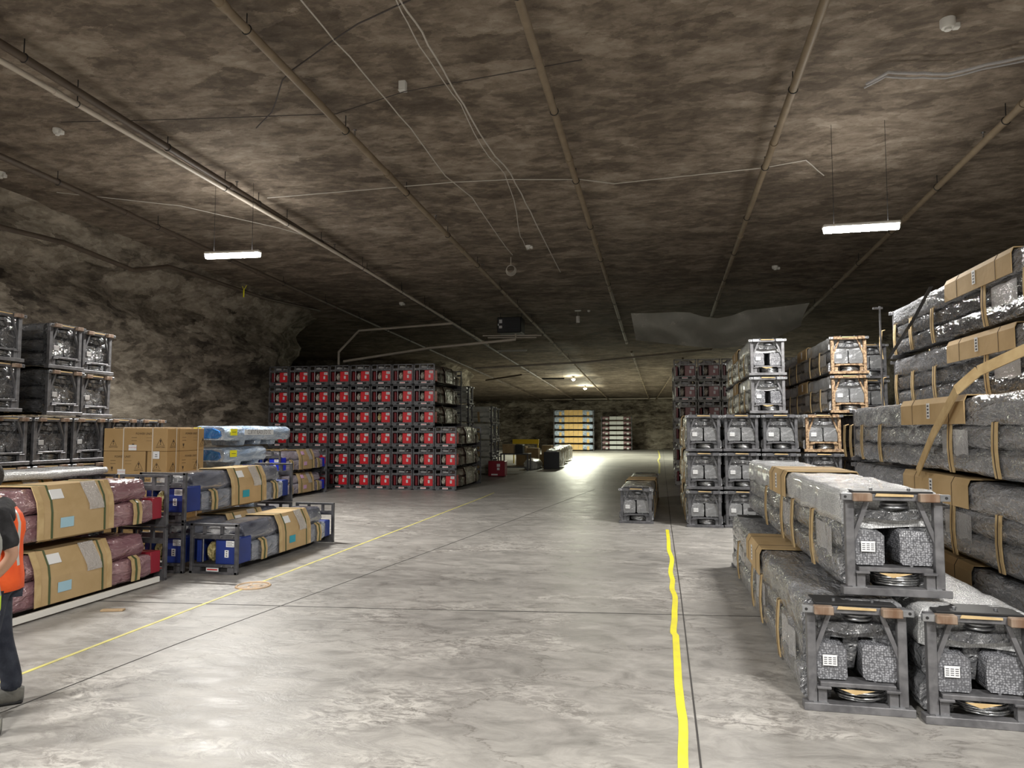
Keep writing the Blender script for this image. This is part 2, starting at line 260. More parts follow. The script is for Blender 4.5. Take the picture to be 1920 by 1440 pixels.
# ------------------------------------------------------------ mesh builder
TEXTS = {}
def text_mesh(s):
    if s not in TEXTS:
        c = bpy.data.curves.new('lettering', 'FONT'); c.body = s; c.resolution_u = 2; c.align_x = 'CENTER'; c.align_y = 'CENTER'
        o = bpy.data.objects.new('lettering', c); sc.collection.objects.link(o)
        bpy.context.view_layer.update()
        me = o.to_mesh(); TEXTS[s] = ([v.co.copy() for v in me.vertices], [tuple(p.vertices) for p in me.polygons]); o.to_mesh_clear()
        bpy.data.objects.remove(o); bpy.data.curves.remove(c)
    return TEXTS[s]
class MB:
    def __init__(s): s.v = []; s.f = []; s.m = []; s.s = []
    def add(s, vs, fs, mi=0, sm=False):
        k = len(s.v); s.v += [tuple(v) for v in vs]; s.f += [tuple(i+k for i in f) for f in fs]; s.m += [mi]*len(fs); s.s += [sm]*len(fs); return s
    def box(s, x0, x1, y0, y1, z0, z1, mi=0, bev=0.):
        if bev:
            b = min(bev, (x1-x0)*.45, (y1-y0)*.45, (z1-z0)*.45); vs = []; 
            bm = bmesh.new(); bmesh.ops.create_cube(bm, size=1)
            for v in bm.verts: v.co = Vector(((x0+x1)/2+v.co.x*(x1-x0), (y0+y1)/2+v.co.y*(y1-y0), (z0+z1)/2+v.co.z*(z1-z0)))
            bmesh.ops.bevel(bm, geom=bm.edges[:], offset=b, segments=1, affect='EDGES')
            bm.verts.index_update(); s.add([v.co.copy() for v in bm.verts], [[v.index for v in f.verts] for f in bm.faces], mi); bm.free(); return s
        return s.add([(x0,y0,z0),(x1,y0,z0),(x1,y1,z0),(x0,y1,z0),(x0,y0,z1),(x1,y0,z1),(x1,y1,z1),(x0,y1,z1)],
              [(0,3,2,1),(4,5,6,7),(0,1,5,4),(1,2,6,5),(2,3,7,6),(3,0,4,7)], mi)
    def bar(s, p, q, w, h, up=(0,0,1), mi=0):
        p = Vector(p); q = Vector(q); d = (q-p).normalized(); u = Vector(up)
        a = d.cross(u)
        if a.length < 1e-4: a = d.cross(Vector((1,0,0)))
        a.normalize(); b = a.cross(d).normalized(); a *= w/2; b *= h/2
        return s.add([p-a-b, p+a-b, p+a+b, p-a+b, q-a-b, q+a-b, q+a+b, q-a+b], [(0,3,2,1),(4,5,6,7),(0,1,5,4),(1,2,6,5),(2,3,7,6),(3,0,4,7)], mi)
    def tube(s, pts, r, n=8, mi=0, cap=True):
        pts = [Vector(p) for p in pts]; rs = r if isinstance(r, (list, tuple)) else [r]*len(pts); vs = []; a = None
        for i, p in enumerate(pts):
            d = (pts[min(i+1, len(pts)-1)]-pts[max(i-1, 0)]).normalized()
            if a is None:
                a = d.cross(Vector((0,0,1)));  a = d.cross(Vector((1,0,0))) if a.length < 1e-3 else a
            a = (a-d*a.dot(d)).normalized(); b = d.cross(a)
            vs += [p+(a*math.cos(t*2*PI/n)+b*math.sin(t*2*PI/n))*rs[i] for t in range(n)]
        fs = [(i*n+j, i*n+(j+1)%n, (i+1)*n+(j+1)%n, (i+1)*n+j) for i in range(len(pts)-1) for j in range(n)]
        s.add(vs, fs, mi, True)
        if cap: s.add([vs[j] for j in range(n)], [tuple(reversed(range(n)))], mi); s.add([vs[-n+j] for j in range(n)], [tuple(range(n))], mi)
        return s
    def torus(s, c, R, r, axis='z', n=20, k=6, mi=0, sq=1.):
        vs = []
        for i in range(n):
            t = 2*PI*i/n
            for j in range(k):
                u = 2*PI*j/k; x = (R+r*math.cos(u))*math.cos(t); y = (R+r*math.cos(u))*math.sin(t)*sq; z = r*math.sin(u)
                p = {'z': (x,y,z), 'y': (x,z,y), 'x': (z,x,y)}[axis]; vs.append((c[0]+p[0], c[1]+p[1], c[2]+p[2]))
        return s.add(vs, [(i*k+j, ((i+1)%n)*k+j, ((i+1)%n)*k+(j+1)%k, i*k+(j+1)%k) for i in range(n) for j in range(k)], mi, True)
    def loft(s, prof, y0, y1, ny=10, amp=.012, freq=3., seed=0, mi=0, step=.09, sag=None, ends=0.):
        """closed x-z outline swept along y, its skin crumpled a little like wrapping"""
        P = []
        n = len(prof)
        for i in range(n):
            a = Vector((prof[i][0], prof[i][1])); b = Vector((prof[(i+1)%n][0], prof[(i+1)%n][1])); k = max(1, int((b-a).length/step))
            P += [a.lerp(b, t/k) for t in range(k)]
        cx = sum(p.x for p in P)/len(P); cz = sum(p.y for p in P)/len(P); vs = []
        for i in range(ny+1):
            y = y0+(y1-y0)*i/ny; e = 1.
            if ends and (i == 0 or i == ny): e = 1-ends
            for p in P:
                x = cx+(p.x-cx)*e; z = cz+(p.y-cz)*e; o = noise.noise_vector(Vector((x*freq+seed, y*freq, z*freq+seed*1.7)))*amp
                dz = sag(y, p) if sag else 0
                vs.append((x+o.x, y+o.y, z+o.z+dz))
        k = len(P)
        fs = [(i*k+j, i*k+(j+1)%k, (i+1)*k+(j+1)%k, (i+1)*k+j) for i in range(ny) for j in range(k)]
        s.add(vs, fs, mi, True)
        s.add(vs[:k], [tuple(reversed(range(k)))], mi); s.add(vs[-k:], [tuple(range(k))], mi)
        return s
    def strip(s, path, y0, y1, th=.008, mi=0, dy=0.):
        """band bent along an x-z path, given thickness; dy leans it along y"""
        P = [Vector((p[0], 0, p[1])) for p in path]; vs = []; m = len(P)
        for i, p in enumerate(P):
            d = (P[min(i+1, m-1)]-P[max(i-1, 0)]).normalized(); nrm = Vector((-d.z, 0, d.x))*th; sh = dy*i/(m-1)
            for q in (p, p+nrm):
                vs += [(q.x, y0+sh, q.z), (q.x, y1+sh, q.z)]
        fs = []
        for i in range(m-1):
            a = i*4; b = a+4; fs += [(a,a+1,b+1,b), (a+2,b+2,b+3,a+3), (a,b,b+2,a+2), (a+1,a+3,b+3,b+1)]
        fs += [(0,2,3,1), (m*4-4, m*4-3, m*4-1, m*4-2)]
        return s.add(vs, fs, mi)
    def text(s, t, org, ux, uz, size, mi=0, off=.001, sx=1.):
        vs, fs = text_mesh(t); o = Vector(org); ux = Vector(ux).normalized(); uz = Vector(uz).normalized(); n = ux.cross(uz)
        return s.add([o+ux*v.x*size*sx+uz*v.y*size+n*off for v in vs], fs, mi)
    def tri(s, pts, th=.002, mi=0): ...
    def poly(s, pts, n, th, mi=0):
        n = Vector(n).normalized()*th; k = len(pts); a = [Vector(p) for p in pts]; b = [p+n for p in a]
        return s.add(a+b, [tuple(reversed(range(k))), tuple(range(k, 2*k))]+[(i, (i+1)%k, k+(i+1)%k, k+i) for i in range(k)], mi)
    def sphere(s, c, r, n=10, k=7, mi=0, sc_=(1,1,1)):
        vs = [(c[0], c[1], c[2]+r*sc_[2])]
        for i in range(1, k):
            for j in range(n):
                p = PI*i/k; t = 2*PI*j/n; vs.append((c[0]+r*sc_[0]*math.sin(p)*math.cos(t), c[1]+r*sc_[1]*math.sin(p)*math.sin(t), c[2]+r*sc_[2]*math.cos(p)))
        vs.append((c[0], c[1], c[2]-r*sc_[2])); L_ = len(vs)-1
        fs = [(0, 1+j, 1+(j+1)%n) for j in range(n)]+[(1+(i-1)*n+j, 1+i*n+j, 1+i*n+(j+1)%n, 1+(i-1)*n+(j+1)%n) for i in range(1, k-1) for j in range(n)]
        fs += [(L_, 1+(k-2)*n+(j+1)%n, 1+(k-2)*n+j) for j in range(n)]
        return s.add(vs, fs, mi, True)
    def build(s, name, mats, parent=None, loc=(0,0,0), rz=0., label=None):
        me = bpy.data.meshes.new(name); me.from_pydata(s.v, [], s.f); 
        for m in (mats if isinstance(mats, (list, tuple)) else [mats]): me.materials.append(M[m] if isinstance(m, str) else m)
        me.polygons.foreach_set('material_index', s.m); me.polygons.foreach_set('use_smooth', s.s)
        bm = bmesh.new(); bm.from_mesh(me); bmesh.ops.recalc_face_normals(bm, faces=bm.faces); bm.to_mesh(me); bm.free()
        o = bpy.data.objects.new(name, me); sc.collection.objects.link(o); o.location = loc; o.rotation_euler = (0,0,rz); o.parent = parent
        if label: o['label'] = label
        return o

def tag(o, label, cat, group=None):
    o['label'] = label; o['category'] = cat
    if group: o['group'] = group
    return o
def struct(o): o['kind'] = 'structure'; return o
def thing(name, label, cat, loc=(0,0,0), rz=0., group=None):
    o = bpy.data.objects.new(name, None); sc.collection.objects.link(o); o.empty_display_size = .2
    o.location = loc; o.rotation_euler = (0,0,rz); return tag(o, label, cat, group)
CH = {}
def kids(o): return [c for c in bpy.data.objects if c.parent == o]
def copy_tree(o, parent=None):
    if o not in CH: CH[o] = kids(o)
    c = o.copy(); sc.collection.objects.link(c); c.parent = parent
    for ch in CH[o]: copy_tree(ch, c)
    return c
USED = set()
def place(proto, label, loc, rz=0., group=None, scale=1.):
    if proto in USED: o = copy_tree(proto)
    else:
        CH[proto] = kids(proto); o = proto; USED.add(proto)
        for ch in CH[proto]: CH[ch] = kids(ch)
    o.location = loc; o.rotation_euler = (0,0,rz); o.scale = (scale,)*3; o['label'] = label
    if group: o['group'] = group
    return o
ORD = ['first','second','third','fourth','fifth','sixth','seventh','eighth','ninth']

# ------------------------------------------------------------ room shell
def zc(y): return 7.4-.0338*y
def rough(x, y, z, s=1.):
    v = Vector((x*.35, y*.35, z*.6)); w_ = noise.noise(v)*.42+noise.noise(v*2.7)*.26+noise.noise(v*6.5)*.13+noise.noise(v*13)*.06
    return w_*s
def fl():
    mb = MB(); mb.add([(-60,-25,0),(40,-25,0),(40,90,0),(-60,90,0)], [(0,1,2,3)]); return struct(mb.build('floor', M_floor))
fl()
def ceiling():
    mb = MB(); vs = []; fs = []; xs = [-60,-45,-32,-24,-18]+[-15+i*.5 for i in range(0, 57)]+[16,22,30,40]; ys = [-25+i*2 for i in range(14)]+[3+i*.5 for i in range(0, 85)]+[46+i*2 for i in range(23)]
    for y in ys:
        for x in xs:
            v = Vector((x*.22, y*.22, 3.)); d = noise.noise(v)*.10+noise.noise(v*3.1)*.05+noise.noise(v*9)*.03
            vs.append((x, y, zc(y)+d+.08))
    n = len(xs); fs = [(i*n+j, i*n+j+1, (i+1)*n+j+1, (i+1)*n+j) for i in range(len(ys)-1) for j in range(n-1)]
    mb.add(vs, fs, 0, True); return struct(mb.build('ceiling', M_ceil))
ceiling()
def rockwall(name, path, top_in=2.2, seg=.35, amp=1., nz=34, flip=1):
    """rock face following a ground path; curves inward into the roof at the top"""
    P = []
    for i in range(len(path)-1):
        a = Vector(path[i]); b = Vector(path[i+1]); k = max(1, int((b-a).length/seg)); P += [a.lerp(b, t/k) for t in range(k)]
    P.append(Vector(path[-1]))
    # smooth
    for _ in range(6): P = [P[0]]+[(P[i-1]+P[i]*2+P[i+1])/4 for i in range(1, len(P)-1)]+[P[-1]]
    mb = MB(); vs = []
    for i, p in enumerate(P):
        d = (P[min(i+1, len(P)-1)]-P[max(i-1, 0)]).normalized(); nrm = Vector((d.y, -d.x))*flip
        H_ = zc(p.y)+.25
        for k in range(nz+1):
            t = k/nz; ang = max(0, (t-.5)/.5); inn = top_in*(1-math.sqrt(max(0, 1-ang**2.0))); z = -.1+(H_+.1)*(t if t < .5 else .5+.5*math.sin((t-.5)/.5*PI/2))
            r = rough(p.x, p.y, z*1.6, amp)*(1-ang*.25)
            led = .12*math.sin(z*3.1+noise.noise(Vector((p.x*.2, p.y*.2, 0)))*4)*amp
            q = p+nrm*(inn+r+led); vs.append((q.x, q.y, z))
    n = nz+1; fs = [(i*n+j, i*n+j+1, (i+1)*n+j+1, (i+1)*n+j) for i in range(len(P)-1) for j in range(nz)]
    mb.add(vs, fs, 0, True); return struct(mb.build(name, M_wall))
rockwall('wall_left', [(-14.6,-25),(-14.6,10),(-14.4,24.5),(-15.2,27.2),(-18,28.5),(-40,29)], 2.6, amp=.9)
rockwall('wall_left_far', [(-40,39.5),(-16,40.3),(-13.3,41.3),(-12.9,44.5),(-13.4,48.5),(-16,51),(-40,52)], 1.5, amp=.8)
rockwall('wall_back', [(-40,74),(-16,73.4),(0,72.8),(14,72.8)], .4, amp=.6)
rockwall('wall_right', [(12,74),(11,40),(10.5,20),(10.5,-25)], 1.8, amp=.8)
rockwall('wall_front', [(12,-24),(-16,-24)], 1.5, amp=.6, seg=1.5)
rockwall('wall_left_recess', [(-40,28),(-40,40)], .5, seg=1.5)

# floor joints, tape
def flat_line(name, pts, wd, mat, z0=.0, th=.003):
    mb = MB(); vs = []; P = [Vector((p[0], p[1], 0)) for p in pts]; m = len(P)
    for i, p in enumerate(P):
        d = (P[min(i+1, m-1)]-P[max(i-1, 0)]).normalized(); n = Vector((-d.y, d.x, 0))*wd/2
        for q in (p-n, p+n): vs += [(q.x, q.y, z0), (q.x, q.y, z0+th)]
    for i in range(m-1):
        a = i*4; b = a+4; mb.f += [(a+1,b+1,b+3,a+3), (a,a+1,b+1,b), (a+2,b+2,b+3,a+3)]; mb.m += [0]*3; mb.s += [False]*3
    mb.v = vs; return mb.build(name, mat)
struct(flat_line('trim_1', [(.20,2.5),(.205,5),(.205,9),(.17,16),(.12,72)], .012, 'joint'))
struct(flat_line('trim_2', [(-4.75,2.5),(-4.45,6),(-3.85,10.5),(-3.45,13.6),(-2.2,24)], .010, 'joint'))
struct(flat_line('trim_3', [(-7,7.2),(-2.93,7.62),(-.65,7.92),(2.5,8.3)], .011, 'joint'))
tag(flat_line('floor_tape', [(-5.15,1.5),(-5.16,8),(-5.15,14),(-5.16,20.2),(-5.2,22)], .038, 'tapef', 0, .0035),
    'long straight thin yellow line on the floor along the left stacks', 'floor tape')
wav = [(.10,2.8),(.10,4.45),(.12,5.14),(.11,5.46),(.105,5.9),(.108,6.38),(.11,7.2),(.09,7.32),(.112,7.92),(.135,8.83),(.105,9.31),(.12,9.8),(.10,10.33),(.135,11.38),(.095,12.29),(.10,13.2),(.09,14.65)]
sm = []
for i in range(len(wav)-1):
    for t in range(4):
        u = t/4; u2 = u*u*(3-2*u); sm.append((wav[i][0]+(wav[i+1][0]-wav[i][0])*u2, wav[i][1]+(wav[i+1][1]-wav[i][1])*u))
sm.append(wav[-1])
tag(flat_line('floor_tape', sm, .062, 'tape', 0, .004), 'wide bright yellow wavy tape on the floor beside the nearest grey stack', 'floor tape')
tag(flat_line('floor_tape', [(-.12,33),(-.13,42),(-.24,47),(-.14,52),(-.20,60),(-.35,70)], .09, 'tapef', 0, .0035), 'pale far stretch of yellow tape on the floor before the back wall', 'floor tape')
# round floor decal
mb = MB(); mb.torus((0,0,.002), .205, .016, n=36, k=4)
for a, b in (((-.1,-.12),(.04,.14)), ((.02,-.15),(-.1,.12)), ((-.02,.0),(.15,.03)), ((.05,-.1),(.14,.1))): mb.bar((a[0],a[1],.002), (b[0],b[1],.002), .03, .004)
mb.add([(0,0,.001)]+[(.2*math.cos(t*PI/18), .2*math.sin(t*PI/18), .001) for t in range(36)], [(0, 1+i, 1+(i+1)%36) for i in range(36)], 1)
o = mb.build('floor_decal', ['decal', mk('decal_ground', (.40,.34,.27), .6, 0, (.34,.31,.27), 9)], loc=(-5.13,8.34,.003)); tag(o, 'worn round orange pedestrian decal stuck on the floor over the yellow line', 'floor decal')
mb = MB(); mb.box(-.12,.12,-.035,.035,0,.02, bev=.004); tag(mb.build('wood_scrap', 'wood', loc=(-5.95,6.9,0), rz=.3), 'small splinter of wood lying on the floor before the maroon stack', 'wood scrap')

# ------------------------------------------------------------ runway bundles (grey)
def make_bundle(L_=5.4, sl=1.1, top='grey', rust='rust', post='steel', seed=0, cat='lift bundle', crate='bub', straps=(.9,1.9,3.5,4.5), extra=True, lower='grey'):
    root = thing('runway_bundle', 'steel framed bundle', cat)
    def frame(back=False):
        f = MB(); y0, y1 = (0, .06)
        f.box(-.365,.365,-.03,.07,0,.055, bev=.004)                     # base beam
        f.box(-.33,-.27,y0,y1,.055,.70, bev=.004); f.box(.27,.33,y0,y1,.055,.70, bev=.004)   # posts
        f.box(-.265,-.205,y0,y1,.055,.165, bev=.003); f.box(.205,.265,y0,y1,.055,.165, bev=.003)
        f.box(-.25,.25,-.01,.15,.168,.20, bev=.004); f.box(-.275,-.18,-.03,.03,.155,.172, bev=.003); f.box(.18,.275,-.03,.03,.155,.172, bev=.003)
        f.bar((-.17,.03,.69), (-.285,.03,.38), .03, .035, (0,1,0)); f.bar((.17,.03,.69), (.285,.03,.38), .03, .035, (0,1,0))
        f.box(-.34,.34,-.01,.07,.685,.735, bev=.004)
        f.box(-.368,-.28,-.045,-.005,.69,.738, 1, bev=.003); f.box(.28,.368,-.045,-.005,.69,.738, 1, bev=.003)
        f.tube([(.34,-.047,.715), (.34,-.043,.715)], .011, 8, 2); f.tube([(-.34,-.047,.715), (-.34,-.043,.715)], .011, 8, 2)
        f.box(-.27,.27,.0,.26,.737,.755, 2, bev=.004)                  # dark top plate
        for x in (-.13,.13):
            f.tube([(x,.07,.20), (x,.07,.225)], .014, 6, 1); f.tube([(x,.08,.755), (x,.08,.772)], .012, 6, 1)
        f.box(-.30,-.20,-.02,.0,.05,.06, 1); f.box(.2,.30,-.02,.0,.05,.06, 1)
        return f
    ff = frame().build('front_frame', [post, 'steel_light', 'darkm'], root)
    rf = ff.copy(); sc.collection.objects.link(rf); rf.name = 'rear_frame'; rf.location = (0, L_, 0); rf.rotation_euler = (0,0,PI)
    for s in (-1, 1):
        mb = MB(); x = s*.225; mb.box(x-.065,x+.065,-.075,-.01,.683,.743, bev=.006); mb.build('rusted_block', rust, root)
    MB().poly([(-.13,-.02,.718),(.13,-.02,.718),(.13,-.02,.734),(-.12,-.02,.740)], (0,-1,0), .006).build('cardboard_spacer', 'board_edge', root)
    if crate == 'bub': MB().poly([(-.12,-.03,.165),(.10,-.03,.165),(-.03,-.04,.135)], (0,-1,0), .004).build('cardboard_spacer', 'board_edge', root)
    if crate == 'bub' and seed < 6:
        if seed > 1: MB().loft([(-.045,.24),(.03,.235),(.05,.40),(.06,.56),(-.08,.56),(-.06,.40)], .16, .30, 3, .02, 9, seed+6, step=.04, ends=.15).build('film_bag', 'greyd', root)
    mb = MB()
    for k in range(5): mb.torus((.05+random.uniform(-.015,.015), .16, .068+k*.018), .155+random.uniform(-.012,.015), .0085, n=22, k=5, sq=.8)
    mb.build('cable_coil', 'cable_steel', root)
    MB().tube([(.04,.16,.03), (.04,.16,.17)], .012, 8).build('pulley_pin', 'steel_light', root)
    mb = MB(); mb.torus((.04,.16,.63), .10, .012, n=20, k=6); mb.torus((.04,.16,.655), .095, .012, n=20, k=6); mb.tube([(.04,.16,.60), (.04,.16,.74)], .02, 8); mb.tube([(.04,.16,.635), (.04,.16,.65)], .095, 16)
    mb.build('cable_pulley', 'steel_light', root)
    pz = .03 if crate != 'bub' else 0; gp = 0 if crate != 'bub' else .05
    for i, (x0, x1) in enumerate(((-.275,-.005-gp), (.005+gp*.8,.275))):
        mb = MB(); mb.loft([(x0+.02,.205),(x1-.01,.205),(x1,.23),(x1,.43+pz),(x1-.03,.46+pz),(x0+.02,.47+pz),(x0,.44+pz),(x0,.23)], .03+.02*i, .55, 5, .010, 6, seed+i*3, ends=.05)
        p = mb.build('wrapped_package', crate, root)
        if i == 0:
            lb = MB(); yy = .018; lb.box(-.225,-.13,yy-.004,yy,.31,.385)
            for a in range(3):
                for b in range(4): lb.box(-.218+a*.03,-.197+a*.03,yy-.0055,yy-.004,.322+b*.014,.327+b*.014,1)
            lb.build('package_label', ['label','print_'], p, label='small white label')
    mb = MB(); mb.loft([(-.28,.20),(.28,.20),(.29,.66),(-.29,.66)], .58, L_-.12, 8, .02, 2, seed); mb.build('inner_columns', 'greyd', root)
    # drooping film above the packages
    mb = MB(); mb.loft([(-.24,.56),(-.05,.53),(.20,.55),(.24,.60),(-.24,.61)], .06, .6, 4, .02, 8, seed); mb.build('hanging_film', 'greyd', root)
    # lower columns both sides, visible as two rolls one above the other
    for s in (-1, 1):
        for (z0, z1, xo) in ((.045,.265,.355), (.275,.50,.335)):
            pr = [(s*.14,z0),(s*(xo-.03),z0),(s*xo,z0+.04),(s*xo,z1-.05),(s*(xo-.05),z1),(s*.14,z1)]
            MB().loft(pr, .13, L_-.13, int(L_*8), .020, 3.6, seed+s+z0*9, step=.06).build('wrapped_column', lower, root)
    # top runway under its film skirt
    def sag(y, p):
        return -.035*max(0, noise.noise(Vector((y*2.2+seed, p.x*3, 4)))) if p.y < .6 else 0
    mb = MB(); mb.loft([(-.345,.50),(-.30,.485),(.30,.485),(.345,.50),(.345,.69),(.325,.735),(.29,.752),(-.29,.752),(-.325,.735),(-.345,.69)], .12, L_-.12, int(L_*9), .017, 4.5, seed, step=.06, sag=sag)
    mb.build('wrapped_runway', top, root)
    # cardboard sleeve
    c = L_/2+.05*(seed % 3); mb = MB(); y0, y1 = c-sl/2, c+sl/2
    pr = [(-.364,.50),(-.364,.71),(-.342,.762),(.342,.762),(.364,.71),(.364,.50)]
    mb.strip(pr, y0, y1, .010); 
    for yy in (y0+sl*.2, y0+sl*.78): mb.strip([(p[0]*1.006, p[1]+.002) for p in pr], yy, yy+.006, .011, 1)
    s_ = mb.build('cardboard_sleeve', ['board','ink'], root)
    for s in (-1, 1):
        lb = MB(); lb.box(min(s*.376,s*.379), max(s*.376,s*.379), c-.03, c+.05, .56, .72)
        for b in range(4): lb.box(min(s*.379,s*.380), max(s*.379,s*.380), c-.015, c+.03, .575+b*.035, .595+b*.035, 1)
        lb.build('sleeve_label', ['label','print_'], s_, label='white strip label')
    for k, y in enumerate(straps):
        yy = y*L_/5.4
        for s in (-1, 1):
            mb = MB(); mb.strip([(s*.30,.515),(s*.348,.503),(s*.358,.40),(s*.366,.27),(s*.362,.14),(s*.352,.04)], yy, yy+.10, .012*s, 0, -.05)
            mb.strip([(s*.30,.52),(s*.354,.508),(s*.364,.40),(s*.372,.27),(s*.368,.14),(s*.358,.04)], yy+.042, yy+.055, .009*s, 1, -.05)
            mb.build('cardboard_strap', ['board_edge','ink'], root)
    if extra:
        for y in (.35, L_*.37):
            for s in (-1, 1):
                mb = MB(); vs_ = [(s*(.352+.02*noise.noise(Vector((t*1.3+seed, 1, 2)))), y+t*.12+.02*noise.noise(Vector((t, seed, 5))), z_+.03*noise.noise(Vector((t*2.1, seed+3, z_*9)))) for t in range(6) for z_ in (.44,.30,.20)]
                mb.add(vs_, [(i*3+j, i*3+j+1, i*3+j+4, i*3+j+3) for i in range(5) for j in range(2)], 0, True); mb.build('loose_film', 'clear2', root)
    return root
bA1 = make_bundle(5.4, 1.0, 'white', seed=1, straps=(1.0,1.9,2.5,3.6)); bA2 = make_bundle(5.4, 1.1, 'grey', seed=2, straps=(1.1,2.2,2.9,4.4)); bA3 = make_bundle(5.4, 1.1, 'white', seed=3)
bB = make_bundle(6.4, 1.75, 'grey', seed=4, crate='bubgrey', straps=(.7,1.5,2.3,4.2,4.9,5.4,5.7)); bB2 = make_bundle(6.4, 1.75, 'grey', seed=8, crate='bubgrey', straps=(.8,1.8,2.6,3.9,4.6,5.2,5.8), lower='greyd')
bC = make_bundle(5.4, 1.1, 'grey', rust='steeld', post='steeld', seed=5, crate='bubgrey'); bC2 = make_bundle(5.4, 1.1, 'white', rust='steel_light', post='steel', seed=6, crate='bub'); bC3 = make_bundle(5.4, 1.1, 'white', rust='orange', post='orange', seed=7, crate='bubgrey')
bG = make_bundle(4.6, 1.0, 'greyd', rust='rust', seed=9, crate='greyd', lower='greyd', extra=False)
BH = .775
place(bA2, 'lower left grey wrapped bundle of the nearest pyramid, beside the wavy yellow tape', (1.34,5.55,0))
place(bA3, 'rightmost front bundle on the floor at the bottom right corner, white bubble wrap on top', (2.10,5.46,0))
place(bA1, 'white bubble-wrapped bundle set on top of the two nearest floor bundles', (1.66,5.72,.79), math.radians(.6))
# big stack on the right
gB = 'long grey bundles in the tall stack at the right edge'
for k in range(3):
    place(bB, ['bottom','middle','top'][k]+' grey bundle of the three-high column nearest the aisle, right edge', (3.09,4.85,k*BH), 0, gB)
for k in range(5):
    place(bB2, ['bottom bundle','second bundle from the floor','third bundle from the floor','fourth bundle from the floor','topmost strap-crossed bundle'][k]+' in the five-high column at the right edge', (3.90,5.65,k*BH), 0, gB)
# middle right stacks
gC = 'grey bundles in the middle right stacks'
cols = [(.85,bC),(1.60,bC),(2.35,bC),(3.16,bC3)]
cn = ['leftmost','second from left','third from left','rightmost, rust-orange framed']
rn = ['bottom','middle','top']
for c, (x, p) in enumerate(cols):
    for k in range(3):
        q = p if k == 2 else bC
        place(q, rn[k]+' bundle in the '+cn[c]+' column of the middle right stack', (x, 15.15+(0 if c != 1 else .06), k*BH), 0, gC)
for k in (3, 4):
    place(bC2, ('upper' if k == 4 else 'lower')+' bright steel framed bundle piled above the middle right stack', (2.14,15.2,k*BH), 0, gC)
    place(bC3, ('upper' if k == 4 else 'lower')+' orange-framed bundle of the pair above the middle right stack', (3.66,15.1,k*BH), 0, gC)
for k in range(5):
    place(bC, ORD[k]+' bundle from the floor in the column just right of the orange-framed pile', (4.45,16.6,k*BH), 0, gC)
place(bC, 'single grey bundle standing alone on the floor beyond the yellow tape end', (-.55,15.5,0), math.radians(-1))
# left dark stack along the wall, ends to the aisle
gG = 'dark bundles stacked against the left rock wall'
G0 = -9.35
for c in range(6):
    for k in range(3):
        place(bG, ('dark bundle %s from the right, %s row of the long wall stack' % (['first','second','third','fourth','fifth','sixth'][c], ['bottom','middle','top'][k])), (G0, 11.66-c*.745, k*.735), PI/2, gG, .95)
for k in (3, 4):
    place(bG, ('upper' if k == 4 else 'lower')+' of the rightmost high pair of dark bundles on the left wall stack', (G0-.06,10.36,k*.735), PI/2, gG, .95)
    place(bG, ('upper' if k == 4 else 'lower')+' of the middle high pair of dark bundles on the left wall stack', (G0,9.64,k*.735+.02), PI/2, gG, .95)
    place(bG, ('upper' if k == 4 else 'lower')+' of the high pair of dark bundles cut by the left picture edge', (G0+.1,8.42,k*.735+.05), PI/2, gG, .95)

